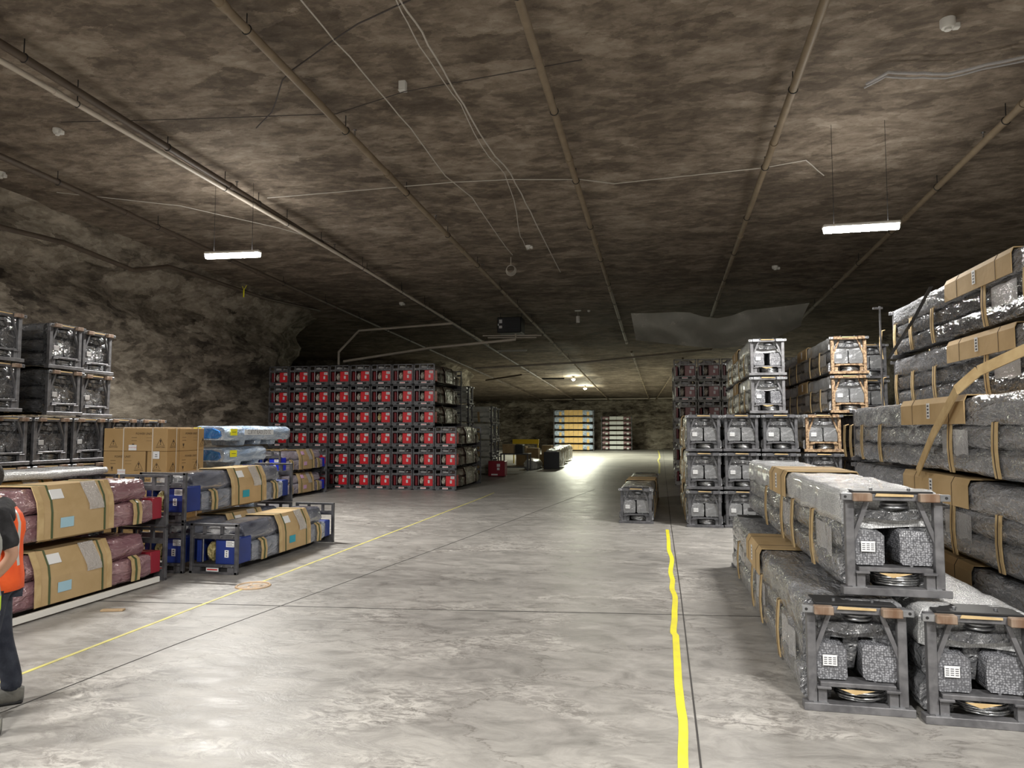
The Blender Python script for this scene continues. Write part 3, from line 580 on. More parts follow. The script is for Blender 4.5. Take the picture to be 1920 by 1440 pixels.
# ------------------------------------------------------------ crated lifts (end plates with windows)
def make_crate(box='red', body='brown', upper=None, L_=3.1, W=.76, Hh=.70, sleeve='board', seed=0, bag='bag', stick=('label','teal'), second=True, inner='darkred', far_box=True, frm='frame'):
    root = thing('crated_lift', 'crated lift', 'crated lift'); hw = W/2-.01; upper = upper or body
    def plate():
        f = MB(); t = .05
        f.box(-hw,-hw+.045,0,t,0,Hh-.01, bev=.004); f.box(hw-.045,hw,0,t,0,Hh-.01, bev=.004)
        f.box(-hw,hw,0,t,Hh-.045,Hh-.01, bev=.003)                      # top bar
        f.box(-hw+.04,hw-.04,.005,t-.01,.480,.55)                      # band
        for x in (-.15,.12): f.box(x-.022,x+.022,.005,t-.01,.54,Hh-.04)  # window posts
        f.box(-hw+.04,hw-.04,.005,t-.01,.095,.135); f.box(-hw,hw,0,t,0,.035, bev=.003)
        f.box(-hw+.05,-.20,.005,t-.01,.03,.10); f.box(.22,hw-.05,.005,t-.01,.03,.10)
        f.box(-.2,.22,t-.01,t,.03,.10, 1)
        for (x, z) in ((.12,.515),(.14,.115),(.30,.115),(-.3,.515),(.3,.515)): f.tube([(x,-.012,z),(x,.006,z)], .013, 6, 2)
        return f
    fr = plate().build('end_frame', [frm,'darkm','steel_light'], root)
    r2 = fr.copy(); sc.collection.objects.link(r2); r2.location = (0,L_,0); r2.rotation_euler = (0,0,PI); r2.parent = root
    lb = MB(); lb.box(-.10,.09,-.004,.004,.038,.088); lb.text('FRAGILE', (0,-.0045,.063), (1,0,0), (0,0,1), .04, 1) if False else lb.box(-.085,.075,-.0055,-.004,.055,.072,1)
    lb.build('frame_label', ['label','redprint'], fr, label='white label with a red line')
    mb = MB(); mb.box(-.005,.325,.055,.42,.125,.485, bev=.012); b_ = mb.build('painted_box', box, root)
    lb = MB(); lb.box(.165,.29,.049,.055,.37,.455)
    for k in range(4): lb.box(.175,.28-.02*(k%2),.0478,.049,.382+k*.018,.388+k*.018,1)
    lb.box(.145,.205,.049,.055,.225,.325)
    for k in range(3): lb.box(.165,.188,.0478,.049,.24+k*.03,.254+k*.03,1)
    lb.build('box_label', ['label','print_'], b_, label='white printed labels')
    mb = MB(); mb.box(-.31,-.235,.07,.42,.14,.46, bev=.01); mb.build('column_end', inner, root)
    mb = MB(); mb.box(-.235,.0,.36,.40,.12,.46); mb.build('back_plate', 'darkm', root)
    mb = MB(); mb.tube([(-.175,.03,.16),(-.175,.03,.50)], .011, 8); mb.build('tie_rod', 'steel_light', root)
    mb = MB(); mb.loft([(-.16,.19),(-.08,.16),(-.03,.22),(-.02,.34),(-.06,.42),(-.13,.43),(-.17,.33)], .09, .30, 4, .035, 14, seed, step=.05, ends=.3); mb.build('parts_bag', bag, root)
    mb = MB(); mb.loft([(-.25,.545),(.20,.55),(.22,.62),(-.05,.65),(-.22,.62)], .10, .5, 3, .03, 9, seed+2, ends=.2); mb.build('film_bundle', 'clear2', root)
    # two lower columns and one upper
    for s in (-1, 1):
        mb = MB(); a, b = (.03, hw-.045) if s > 0 else (-hw+.045, -.03)
        mb.loft([(a,.10),(b-.02*(s>0),.10),(b,.13),(b,.36),(b-.03,.39),(a,.39)], .45, L_-.25, int(L_*8), .014, 3.5, seed+s, step=.07, ends=.06); mb.build('lower_column', body, root)
    mb = MB(); mb.loft([(-.20,.39),(.26,.39),(.31,.47),(.255,.64),(.21,.665),(-.18,.665)], .30, L_-.35, int(L_*8), .014, 3.5, seed+5, step=.07, ends=.05); mb.build('upper_column', upper, root)
    y0, y1 = L_*.40, L_*.68
    pr = [(-.26,.10),(-.365,.12),(-.365,.42),(-.22,.675),(.26,.68),(.335,.52),(.355,.40),(.36,.12),(.28,.095)]
    mb = MB(); mb.strip(pr, y0, y1, .008)
    sv = mb.build('cardboard_sleeve', sleeve, root)
    if second:
        mb = MB(); mb.box(.37,.3735,y0+.22,y0+.40,.22,.33); mb.build('sleeve_label', stick[1], sv, label='coloured sticker')
        n = Vector((.12,0,.075)).normalized()
        mb = MB()
        A = Vector((.338,y0+.12,.535)); mb.add([A+n*.014, A+n*.014+Vector((0,.16,0)), A+n*.014+Vector((-.05,.16,.10)), A+n*.014+Vector((-.05,0,.10)), A, A+Vector((0,.16,0)), A+Vector((-.05,.16,.10)), A+Vector((-.05,0,.10))], [(0,1,2,3),(4,5,1,0),(6,7,3,2),(5,6,2,1),(7,4,0,3)])
        mb.build('address_label', stick[0], sv, label='white address label')
        mb = MB(); vs_ = []
        for t in range(6):
            u = t/5; x = .26+.11*min(1, u*1.3); z = .70-.32*u
            for q in (y1-.36, y1-.14): vs_.append((x+.012+.006*noise.noise(Vector((t*2.3, q*9, seed))), q+.05*u, z))
        mb.add(vs_, [(i*2, i*2+1, i*2+3, i*2+2) for i in range(5)], 0, True); mb.build('document_pouch', 'clear2', sv, label='plastic document pouch')
    for y in (y0+.10, y1-.08):
        mb = MB(); mb.strip([(p[0]*1.012, p[1]*1.004) for p in pr[1:-1]], y, y+.022, .010); mb.build('green_strap', 'strapg', root)
    for y in (y0-.07, y1):
        mb = MB(); mb.strip([(p[0]*1.004, p[1]*1.004) for p in pr[1:-1]], y, y+.075, .012); mb.build('cardboard_edge', 'board_edge' if sleeve == 'board' else sleeve, root)
    for y in (.62, L_-.65):
        mb = MB(); mb.strip([(.30,.405),(.35,.37),(.37,.25),(.36,.11)], y, y+.14, .012); mb.strip([(.30,.41),(.36,.375),(.38,.25),(.37,.11)], y+.05, y+.075, .012, 1); mb.build('cardboard_strap', ['board_edge' if sleeve == 'board' else sleeve,'strapg'], root)
    if far_box:
        mb = MB(); mb.box(-.31,.31,L_-.25,L_-.06,.12,.40, bev=.01); mb.build('painted_end', box, root)
    return root
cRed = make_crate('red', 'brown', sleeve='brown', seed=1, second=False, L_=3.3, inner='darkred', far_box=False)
cRedG = make_crate('red', 'brown', sleeve='brown', seed=2, second=False, L_=3.3, bag='goldbag', far_box=False)
cBlue = make_crate('blue', 'blueg', 'navyg', seed=3, L_=2.98, bag='goldbag', inner='blue')
cMar = make_crate('maroonp', 'maroon', seed=4, L_=3.3, stick=('label','cyanl'), inner='maroonp')
cLil = make_crate('bblue', 'lilac', seed=5, L_=2.9, stick=('pink','pink'), inner='blue')
cDus = make_crate('dustred', 'brown', sleeve='brown', seed=6, L_=3.3, second=False, inner='darkred', frm='framed')
gR = 'red crated lifts in the big stack'
CW = .76
for row in range(6):
    for c in range(9):
        if c == 8 and row > 2: continue
        if row < 3 and c < 2: continue
        x = -7.72-CW*(7-c)+ (0 if c < 8 else 0)
        x = -7.72-CW*(7-c)
        lab = 'red-ended crate %s from the left, %s row from the top, in the big red stack' % (ORD[c], ORD[5-row])
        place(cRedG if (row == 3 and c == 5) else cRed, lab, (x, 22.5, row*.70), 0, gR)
for row in range(3):
    for c in (0, 1):
        place(cRed, 'red-ended crate %s from the left, %s row from the floor, low in the red stack' % (ORD[c], ORD[row]), (-7.72-CW*(7-c), 22.5, row*.70), 0, gR)
gE = 'dusty maroon crated lifts in the right far stack'
for row in range(6):
    for c in range(6):
        place(cDus, 'dusty maroon crate %s from the left, %s row from the top, far right stack' % (ORD[c], ORD[5-row]), (.86+c*.835, 26.3, row*.757), 0, gE, 1.08)
# left blue, maroon
place(cBlue, 'navy-ended crated lift standing alone nearest the yellow floor line', (-6.10,8.9,0))
place(cBlue, 'upper navy-ended crated lift of the pair beside the maroon stack', (-6.90,8.85,.70))
place(cBlue, 'lower navy-ended crated lift of the pair beside the maroon stack', (-6.90,8.85,0))
for k in range(2):
    for c in range(2):
        place(cMar, '%s maroon wrapped crated lift, %s' % (['lower','upper'][k], ['in the front column nearest the aisle','in the rear column by the wall side'][c]), (-6.84-c*.80, 5.15, k*.70), 0)
place(cLil, 'upper bright blue ended crate, left column of the beige pile before the red stack', (-11.72,18.3,.70)); place(cLil, 'lower bright blue ended crate, left column of the beige pile before the red stack', (-11.72,18.3,0))
place(cLil, 'upper bright blue ended crate, right column of the beige pile before the red stack', (-10.88,18.3,.70)); place(cLil, 'lower bright blue ended crate, right column of the beige pile before the red stack', (-10.88,18.3,0))

# ------------------------------------------------------------ carton pallet
def carton(x0, x1, y0, y1, z0, z1, label, face='wide'):
    c = MB(); cx, cy = (x0+x1)/2, (y0+y1)/2; w_, d, h = (x1-x0)/2, (y1-y0)/2, z1-z0
    c.box(-w_,w_,-d,d,0,h, bev=.006)
    def mark(org, ux, wide):
        ux = Vector(ux); uz = Vector((0,0,1)); o = Vector(org)
        def L(u, v): return o+ux*u+uz*v
        n = ux.cross(uz)
        def tri(u, v, s):
            for a, b in (((u-s, v),(u+s, v)), ((u+s, v),(u, v+s*1.7)), ((u, v+s*1.7),(u-s, v))): c.bar(L(*a), L(*b), .003, .006, n, 1)
            c.poly([L(u-.008,v+.05), L(u+.008,v+.05), L(u+.013,v+s*1.35), L(u-.013,v+s*1.35)], n, .002, 1); c.poly([L(u-.009,v+.02), L(u+.009,v+.02), L(u+.009,v+.037), L(u-.009,v+.037)], n, .002, 1)
            c.text('HEAVY END', L(u, v-.025), ux, uz, .032, 1, .002)
        if wide:
            c.text('POWER UNIT', L(-.03,.285), ux, uz, .05, 1, .002); tri(w_*.70 if wide else 0, .09, .07)
            for k in range(2): c.poly([L(-.26,.22-k*.05), L(-.16,.22-k*.05), L(-.16,.226-k*.05), L(-.26,.226-k*.05)], n, .001, 1); c.poly([L(.02,.22-k*.05), L(.14,.22-k*.05), L(.14,.223-k*.05), L(.02,.223-k*.05)], n, .001, 1)
            c.poly([L(-.235,.07), L(-.22,.07), L(-.205,.12), L(-.25,.12)], n, .001, 1); c.poly([L(-.25,.05), L(-.205,.05), L(-.205,.056), L(-.25,.056)], n, .001, 1)
        else: tri(0, .09, .06)
    mark((0,-d-.001,0), (1,0,0), w_ > .25); mark((w_+.001,0,0), (0,1,0), d > .25)
    o = c.build('carton', ['carton','ink'], loc=(cx,cy,z0)); return tag(o, label, 'carton', 'power unit cartons on the pallet')
CX0, CX1, CY0, CY1 = -9.08, -7.88, 10.2, 11.15
mb = MB()
for y in (0,.45,.9): mb.box(0,1.2,y,y+.09,0,.10)
for k in range(7): mb.box(.0+k*.18,.12+k*.18,0,.99,.10,.125)
tag(mb.build('pallet', 'wood', loc=(CX0,CY0-.02,0)), 'wooden pallet under the power unit cartons', 'pallet')
h = .378; z = .13
lv = ['bottom','second','third','fourth','top']
for k in range(5):
    z0 = z+k*h
    if k % 2 == 0:
        sp = [(CX0,CX0+.37,'left'),(CX0+.38,CX1,'wide right')]
        ys = [(CY0,CY0+.30),(CY0+.31,CY1)]
    else:
        sp = [(CX0,CX0+.80,'wide left'),(CX0+.83,CX1,'right')]; ys = [(CY0,CY0+.30),(CY0+.31,CY1)]
    for (a, b, nm) in sp:
        for j, (c0, c1) in enumerate(ys):
            carton(a, b, c0, c1, z0, z0+h-.004, '%s %s power unit carton in the %s layer on the pallet' % (['front','rear'][j], nm, lv[k]))
for i, (x, nm) in enumerate(((CX0+.38,'left'),(CX0+.93,'right'))):
    mb = MB(); mb.box(x-.009,x+.009,CY0-.006,CY0-.003,.10,2.03); mb.box(x-.009,x+.009,CY0-.006,CY1+.004,2.023,2.03); mb.box(x-.009,x+.009,CY1+.002,CY1+.005,.10,2.03)
    tag(mb.build('pallet_strap', 'strapw'), nm+' white strap running over the front of the carton pallet', 'strap')
for i, (y, nm) in enumerate(((CY0+.22,'near'),(CY0+.78,'far'))):
    mb = MB(); mb.box(CX1+.003,CX1+.006,y-.009,y+.009,.10,2.034); mb.box(CX0-.004,CX1+.006,y-.009,y+.009,2.031,2.036); mb.box(CX0-.005,CX0-.002,y-.009,y+.009,.10,2.034)
    tag(mb.build('pallet_strap', 'strapw'), nm+' white strap over the aisle side of the carton pallet', 'strap')
for (x, z_, t_) in ((-8.52,1.70,'DO NOT STACK'),(-8.72,1.30,'DO NOT STACK')):
    mb = MB(); mb.box(-.075,.075,-.002,0,-.045,.045); mb.text(t_, (0,-.003,0), (1,0,0), (0,0,1), .02, 1); tag(mb.build('carton_sticker', ['label','redprint'], loc=(x,CY0-.007,z_)), 'white and red sticker on the %s carton face, pallet front' % ('top wide' if z_ > 1.5 else 'lower wide'), 'sticker')
mb = MB(); mb.box(-.06,.06,-.002,0,-.06,.06); mb.box(-.02,.02,-.003,-.002,.0,.012,1); mb.box(-.025,.025,-.003,-.002,-.03,-.02,1); tag(mb.build('carton_sticker', ['label','print_'], loc=(-8.07,CY0-.010,1.58)), 'square white sticker on the right front carton under the top layer', 'sticker')

# ------------------------------------------------------------ blue wrapped beams
def make_blue(lettered, L_=2.55):
    root = thing('wrapped_beam', 'blue wrapped beam', 'wrapped beam')
    mb = MB(); mb.loft([(-.33,.10),(.33,.10),(.37,.16),(.37,.33),(.30,.385),(-.30,.385),(-.37,.33),(-.37,.16)], 0, L_, 18, .02, 3, 3, step=.08, ends=.1); mb.build('film_wrap', 'bluef', root)
    mb = MB(); mb.loft([(-.26,.13),(.20,.13),(.29,.19),(.25,.29),(.10,.345),(-.20,.345),(-.29,.25)], -.03, .2, 3, .02, 5, 8, step=.06, ends=.12); mb.build('beam_end', 'bluein', root, label='blue painted end seen through the film')
    for y in ((.55,1.15,1.75) if lettered else (.4,1.05)):
        mb = MB(); mb.loft([(-.30,0),(.30,0),(.34,.14),(-.34,.14)], y, y+.18, 3, .012, 6, y); mb.build('wrapped_foot', 'bluef', root)
    mb = MB(); mb.box(.385,.392,.12,.34,.20,.33); mb.box(.392,.394,.16,.30,.26,.27,1); mb.build('yellow_label', ['yellowl','print_'], root)
    mb = MB(); mb.box(-.30,-.14,-.06,-.05,.26,.36); mb.build('yellow_label', 'yellowl', root)
    if lettered:
        mb = MB(); mb.box(.388,.394,.60,1.72,.205,.315); mb.text('CL38TXT BLACK (STD OC', (.395,1.16,.26), (0,1,0), (0,0,1), .125, 1, .001, .62); mb.build('letter_label', ['label','print_'], root, label='white strip lettered CL38TXT BLACK (STD OC')
    return root
b1 = make_blue(True); b2 = make_blue(False, 1.5)
place(b1, 'blue beam wrapped in pale film with a white lettered strip, top of its pile', (-8.62,12.35,1.68), math.radians(1))
for k in range(4): place(b2, ['bottom','second from bottom','second from top','topmost unlettered'][k] if False else 'blue beam wrapped in pale film, %s of the pile below the lettered one' % ['lowest','second lowest','third from the floor','highest'][k], (-8.62,12.35,k*.42), 0, 'unlettered blue wrapped beams')

# ------------------------------------------------------------ far left items beyond the red stack
gH = 'white lit wrapped bundles beyond the red stack'
bH = make_bundle(3.2, .8, 'greenw', rust='steel_light', seed=11, crate='greenw', lower='greenw', extra=False, straps=(1.,2.5))
for c, (x, y, n) in enumerate(((-7.75,28.6,5), (-7.35,31.0,4), (-7.72,33.4,4))):
    for k in range(n):
        place(bH, 'pale wrapped bundle %s from the floor, %s column beyond the red stack' % (ORD[k], ORD[c]), (x, y, k*.76), PI/2, gH, .98)
place(cDus, 'dark red crated lift on the floor just beyond the foot of the red stack', (-7.05,28.9,0)) if False else None
mb = MB(); mb.box(-.36,.36,0,.5,.02,.66, bev=.02); o = mb.build('red_crate', 'maroonp', loc=(-6.85,29.4,0)); tag(o, 'small dark red crate on the floor beyond the red stack', 'crate')
lb = MB(); lb.box(.02,.16,-.004,0,.42,.54); lb.box(.03,.14,-.004,0,.28,.38); lb.box(-.22,.06,-.004,0,.06,.12); lb.build('crate_label', 'label', o)
mb = MB(); mb.box(-.7,.7,-.4,.4,.78,.84, bev=.01)
for x in (-.66,.66):
    for y in (-.36,.36): mb.box(x-.03,x+.03,y-.03,y+.03,0,.80)
mb.box(-.66,.66,-.36,-.32,.15,.20)
tag(mb.build('steel_table', 'frame', loc=(-6.95,34.0,0)), 'low black steel stand with goods on it beyond the red stack', 'stand')
mb = MB(); mb.loft([(-.35,0),(.35,0),(.4,.2),(.3,.45),(-.25,.5),(-.4,.3)], 0, 1.6, 6, .06, 3, 5, ends=.2); tag(mb.build('film_bundle', 'greenw', loc=(-6.42,35.2,0)), 'low pale film-wrapped bundle on the floor by the black stand', 'bundle')
def box_thing(name, mat, x0, x1, y0, y1, z0, z1, label, cat, flap=True):
    r = MB(); r.box(x0-(x0+x1)/2, x1-(x0+x1)/2, -(y1-y0)/2, (y1-y0)/2, 0, z1-z0, bev=.012); o = r.build(name, mat, loc=((x0+x1)/2,(y0+y1)/2,z0)); tag(o, label, cat)
    if flap: r = MB(); w_ = (x1-x0)/2; r.box(-w_*.25, w_*.25, -(y1-y0)/2-.004, (y1-y0)/2+.004, z1-z0-.1, z1-z0+.004); r.build('packing_tape', 'board_edge', o); 
    return o
box_thing('carton','board',-7.55,-7.0,33.7,34.3,.84,1.28,'left brown carton on the black steel stand','carton')
box_thing('carton','darkmetal',-6.92,-6.55,33.7,34.2,.84,1.25,'black box on the black steel stand','box',False)
box_thing('carton','board',-8.0,-7.45,39.2,39.9,0,1.05,'leftmost of the floor cartons below the yellow beam','carton')
box_thing('carton','board',-7.40,-6.75,39.2,39.9,0,.95,'middle one of the floor cartons below the yellow beam','carton')
box_thing('carton','board',-6.60,-5.85,38.8,39.7,.12,.62,'lower carton of the pair on a pallet before the dark back wall','carton')
box_thing('carton','board',-6.50,-5.95,38.9,39.6,.62,1.12,'upper carton of the pair on a pallet before the dark back wall','carton')
mb = MB()
for y in (0,.4,.8): mb.box(0,.95,y,y+.09,0,.08)
for k in range(5): mb.box(k*.2,.13+k*.2,0,.9,.08,.12)
tag(mb.build('pallet', 'wood', loc=(-6.7,38.8,0)), 'pallet under the pair of cartons before the dark back wall', 'pallet')
r = thing('yellow_beam_rack', 'yellow steel beam rack behind the far left cartons', 'rack', (-7.8,41,0))
mb = MB(); mb.box(-.78,.78,0,.12,1.15,1.42, bev=.01); mb.build('beam', 'yellow', r)
for x in (-.74,.70): mb = MB(); mb.box(x,x+.06,0,.10,0,1.15); mb.build('leg', 'yellow', r)
# low wrapped crates by the far aisle
for i, (x, y) in enumerate(((-5.5,36.0),(-5.85,40.2),(-6.1,44.2))):
    r = thing('wrapped_crate', '%s pale-topped black ended wrapped crate along the far aisle' % ['nearest','middle','farthest'][i], 'crate', (x,y,0), 0, 'wrapped crates along the far aisle')
    mb = MB(); mb.box(-.40,.40,0,.06,0,.85, bev=.01); mb.build('end_plate', 'darkmetal', r)
    mb = MB(); mb.loft([(-.36,.12),(.38,.12),(.40,.8),(.3,.98),(-.3,.98),(-.38,.8)], .08, 2.5, 8, .05, 3, i, ends=.1); mb.build('film_wrap', 'greenw', r)
    for y_ in (.8,1.7): mb = MB(); mb.strip([(-.4,.1),(-.42,.85),(-.32,1.02),(.32,1.02),(.42,.85),(.42,.1)], y_, y_+.12, .012); mb.build('cardboard_strap', 'board_edge', r)
# two end stacks at the back wall
def make_flat(mat, cb, n_sl, seed, W, H_):
    root = thing('wrapped_lift', 'wrapped lift', 'crated lift'); 
    mb = MB(); mb.loft([(.02,.12),(.78,.12),(.8,.35),(.74,H_-.07),(.06,H_-.07),(0,.35)], -W/2+.1, W/2-.1, 16, .03, 3, seed, ends=.1)
    mb.v = [(v[1], v[0], v[2]) for v in mb.v]; mb.build('film_wrap', mat, root)
    wid = W*.46
    for k in range(n_sl):
        a = -wid/2+k*wid/n_sl; mb = MB(); mb.box(a+.01,a+wid/n_sl-.01,-.03,.80,.10,H_-.05, bev=.01); mb.build('board_sleeve', cb, root)
    for x in (-W*.36, W*.33): mb = MB(); mb.box(x,x+.22,-.035,.8,.10,H_-.2, bev=.01); mb.build('board_strap', cb, root)
    for x in (-W/2, W/2-.06):
        mb = MB(); mb.box(x,x+.06,0,.06,0,H_-.01); mb.box(x,x+.06,.74,.80,0,H_-.01); mb.box(x,x+.06,0,.8,0,.06); mb.box(x,x+.06,0,.8,H_-.06,H_-.01); mb.box(x+.02,x+.04,.06,.74,.30,.38); mb.build('end_frame', 'frame', root)
    return root
ffo = mk('tan_board', (.62,.40,.14), .8, 0, (.70,.48,.20), 3); M['tanb'] = ffo
M['whiteb'] = mk('white_board', (.72,.74,.72), .7)
fA = make_flat('bluef', 'tanb', 4, 3, 3.75, .64); fB = make_flat('maroon', 'whiteb', 2, 5, 2.9, .46)
for k in range(6): place(fA, 'tan cardboard lift %s from the floor, left stack at the back wall' % ORD[k], (-8.0,66.0,k*.64), 0, 'tan board crated lifts at the back wall')
for k in range(7): place(fB, 'white-panelled lift %s from the floor, right stack at the back wall' % ORD[k], (-4.2,68.6,k*.47), 0, 'white board crated lifts at the back wall')

# ------------------------------------------------------------ pipes and services on the roof
def pipe(pts, r, mat, label, name='sprinkler_pipe', coup=2.6, hang=1.9, cat='pipe', heads=()):
    root = thing(name, label, cat, pts[0]); o0 = Vector(pts[0]); P = [Vector(p)-o0 for p in pts]
    MB().tube(P, r, 12).build('pipe_run', mat, root)
    for i in range(len(P)-1):
        d = P[i+1]-P[i]; n = d.normalized(); L_ = d.length
        if coup and L_ > coup:
            k = 1
            while k*coup*2 < min(L_, 45):
                c = P[i]+n*(k*coup*2); MB().tube([c-n*.06, c+n*.06], r*1.22, 12).build('coupling', mat, root); k += 1
        if hang and L_ > 3:
            k = 1
            while k*hang*1.5 < min(L_, 60):
                c = P[i]+n*(k*hang*1.5); mb = MB(); mb.torus((c.x,c.y,c.z), r*1.1, .008, axis='y', n=12, k=4); mb.tube([(c.x,c.y,c.z+r), (c.x,c.y, zc(c.y+o0.y)-o0.z+.12)], .008, 5); mb.build('pipe_hanger', 'darkmetal', root); k += 1
    for (hy) in heads:
        y_ = hy-pts[0][1]; z_ = zc(hy)-.16-pts[0][2]; mb = MB(); mb.tube([(0,y_,z_+.05),(0,y_,z_+.17)], .014, 6); mb.tube([(0,y_,z_+.17),(0,y_,z_+.18)], .035, 8); mb.build('sprinkler_head', 'cable_steel', root)
    return root
pn = [('X at right', 5.35, 6.5, 29.5, 'pipe', 'tan overhead pipe farthest right, passing behind the right lamp'), ('', 1.92, 2, 29, 'pipe', 'tan overhead pipe leading to the hanging tarp'),
      ('', -1.55, 2, 34, 'pipe', 'tan overhead pipe left of the hanging tarp'), ('', -5.0, 2, 70.5, 'pipe', 'tan overhead pipe passing above the dark heater unit'),
      ('', -8.32, 2, 70.5, 'piped', 'brown overhead pipe running beside the pale conduit'), ('', -11.55, 3, 70.5, 'piped', 'brown overhead pipe passing behind the left lamp')]
for _, x, y0, y1, m_, lab in pn:
    pipe([(x+.0,y0,zc(y0)-.16), (x, y1, zc(y1)-.16)], .058, m_, lab, heads={-5.0:(10.9,15.3,19.6), -8.32:(12.6,17.0), 1.92:(12.1,17.2), -1.55:(13.8,19.4), 5.35:(13.0,)}.get(x, ()))
pipe([(-1.45,37,zc(37)-.16),(-1.1,70.5,zc(70.5)-.16)], .058, 'pipe', 'tan pipe under the far roof beyond the cross pipe')
pipe([(1.2,40,zc(40)-.16),(-.5,70.5,zc(70.5)-.16)], .058, 'pipe', 'rightmost tan pipe under the far roof')
pipe([(-12.9,8,6.0),(-12.9,11.57,6.04),(-12.9,13.13,6.13),(-12.9,15.25,5.98),(-12.9,16.5,6.36),(-12.9,17.3,6.38),(-12.9,21.4,6.37),(-12.9,25.2,6.6)], .055, 'piped', 'bent brown pipe clinging to the top of the left rock wall', hang=0)
pipe([(-8.66,2,7.02),(-8.42,10,6.80),(-8.22,16.2,6.60),(-8.16,19.2,6.5),(-8.08,33,6.05)], .042, 'cond', 'pale painted conduit running diagonally across the left roof', 'conduit', coup=1.6, hang=1.5)
pipe([(-9.56,36,5.2),(-3.67,36,5.42),(2.49,36,5.93),(2.6,36,6.15)], .05, 'cond', 'pale cross pipe spanning the hall below the dark roof', hang=0)
pipe([(-12.0,70.6,4.98),(1.5,70.6,5.02)], .06, 'cond', 'pale pipe across the head of the back wall', hang=0)
pipe([(-12.48,26,4.55),(-12.48,26,5.06),(-11.63,26,5.89),(-7.76,26,6.06)], .045, 'cond', 'bent pale conduit rising behind the red stack', 'conduit', hang=0, coup=0)
pipe([(-12.36,26.2,4.70),(-8.8,26.2,5.15),(-5.36,26.2,5.40),(-5.36,26.2,5.62)], .05, 'cond', 'pale drain pipe sloping up from the red stack to the heater', 'drain_pipe', hang=0, coup=0)
pipe([(-11.2,45,5.2),(-8.6,44,5.45)], .05, 'piped', 'short dark pipe stub on the far left rock face', hang=0, coup=0)
def cable(pts, r, mat, label, dz=.03):
    P = [(p[0], p[1], zc(p[1])-dz-.02) for p in pts]; Q = []
    for i in range(len(P)-1):
        for t in range(3):
            u = t/3; Q.append(tuple(P[i][k]*(1-u)+P[i+1][k]*u for k in range(3)))
    Q.append(P[-1]); Q = [(q[0]+.03*noise.noise(Vector((q[1]*2, q[0], 1))), q[1], q[2]) for q in Q]
    o = MB().tube(Q, r, 6).build('cable', mat); return tag(o, label, 'cable')
cA = [(-2.98,3),(-2.97,7.68),(-2.94,8.34),(-2.93,9.25),(-2.93,10.26),(-2.91,11.82),(-2.77,13.06),(-2.79,14.69),(-2.82,16.54),(-2.88,20.63)]
cable(cA, .014, 'cable', 'thicker white cable hanging down the middle of the roof')
cable([(x-.09+.05*math.sin(i*2.), y) for i, (x, y) in enumerate(cA[:7])]+[(-3.0,14.5),(-3.35,17.0),(-3.4,18.2)], .009, 'cable', 'thin white cable paired with the thicker one down the middle roof')
cable([(-4.15,3),(-4.13,7.45),(-4.10,8.29),(-4.06,9.47),(-4.0,10.88),(-4.04,12.95),(-3.83,14.17),(-3.89,16.34),(-3.9,18.59)], .011, 'cable', 'white cable from the top picture edge down to the coil')
cable([(-8.02,13.21),(-5.62,13.16),(-3.93,13.11),(-2.82,13.19),(-1.45,13.45),(-.86,13.78),(.36,13.66),(1.9,13.52),(2.6,13.3),(3.08,14.11)], .010, 'cable', 'thin white cable crossing the roof from left to right', .10)
cable([(-2.85,7.7),(-3.67,8.02),(-5.0,8.84),(-5.29,9.07),(-5.97,9.93),(-6.53,10.39)], .010, 'cablek', 'dark cable on the roof at the upper left')
cable([(-9.6,9.6),(-7.5,9.9),(-5.0,10.2),(-3.7,9.75),(-1.0,9.4)], .007, 'cablek', 'thin dark cable crossing near the small white junction box', .02)
cable([(-12.2,12.2),(-10.2,13.4),(-8.9,15.2),(-8.2,16.5)], .008, 'cable', 'thin pale cable feeding the left lamp', .06)
mb = MB()
for k in range(4): mb.torus((0,.02*k-.03,-.12-.01*k), .11+.012*k, .007, axis='y', n=18, k=5)
mb.tube([(0,0,.22),(0,0,0)], .01, 6); tag(mb.build('cable_coil', 'cable', loc=(-4.0,18.9,6.52)), 'coil of white cable hanging from the roof', 'cable coil')
def detector(x, y, label, r=.10, kind='round'):
    root = thing('smoke_detector', label, 'detector', (x,y,zc(y)-.0))
    if kind == 'round':
        MB().tube([(0,0,.16),(0,0,.03),(0,0,.0)], [r,r,r*.8], 18).build('detector_body', 'plastic', root); MB().tube([(0,0,0),(0,0,-.03)], r*.45, 12).build('sensor_cap', 'plastic', root)
        MB().box(r*.6,r*1.5,-.04,.04,-.02,.05,0,.01).build('cable_gland', 'plastic', root)
    else:
        MB().box(-.055,.055,-.045,.045,-.01,.16,0,.01).build('box_body', 'plastic', root); MB().box(-.06,.06,-.05,.05,-.025,-.01,0,.008).build('box_lid', 'plastic', root)
    return root
detector(-10.07,10.02, 'white round smoke detector on the roof left of the pale conduit', .075); detector(3.62,9.64, 'white round smoke detector at the upper right of the roof', .09)
detector(-3.72,9.76, 'small white square junction box beside the middle cables', .1, 'box'); detector(-12.8,11.45, 'white smoke detector at the left picture edge', .08)
detector(3.31,21.6, 'small white detector on the dark roof below the right lamp', .09); detector(-3.38,18.2, 'white fitting just right of the cable coil', .08); detector(-9.3,24.5, 'small white fitting in the dark roof above the red stack', .09)
# yellow tag
mb = MB(); mb.box(-.02,.02,-.005,.005,-.22,0); mb.bar((0,0,0),(.09,0,.14),.012,.012); mb.bar((0,0,0),(-.05,0,.12),.012,.012); tag(mb.build('pipe_tag', 'yellowl', loc=(-12.35,19.2,6.22)), 'yellow tag tied below the bent pipe near the left lamp', 'tag')
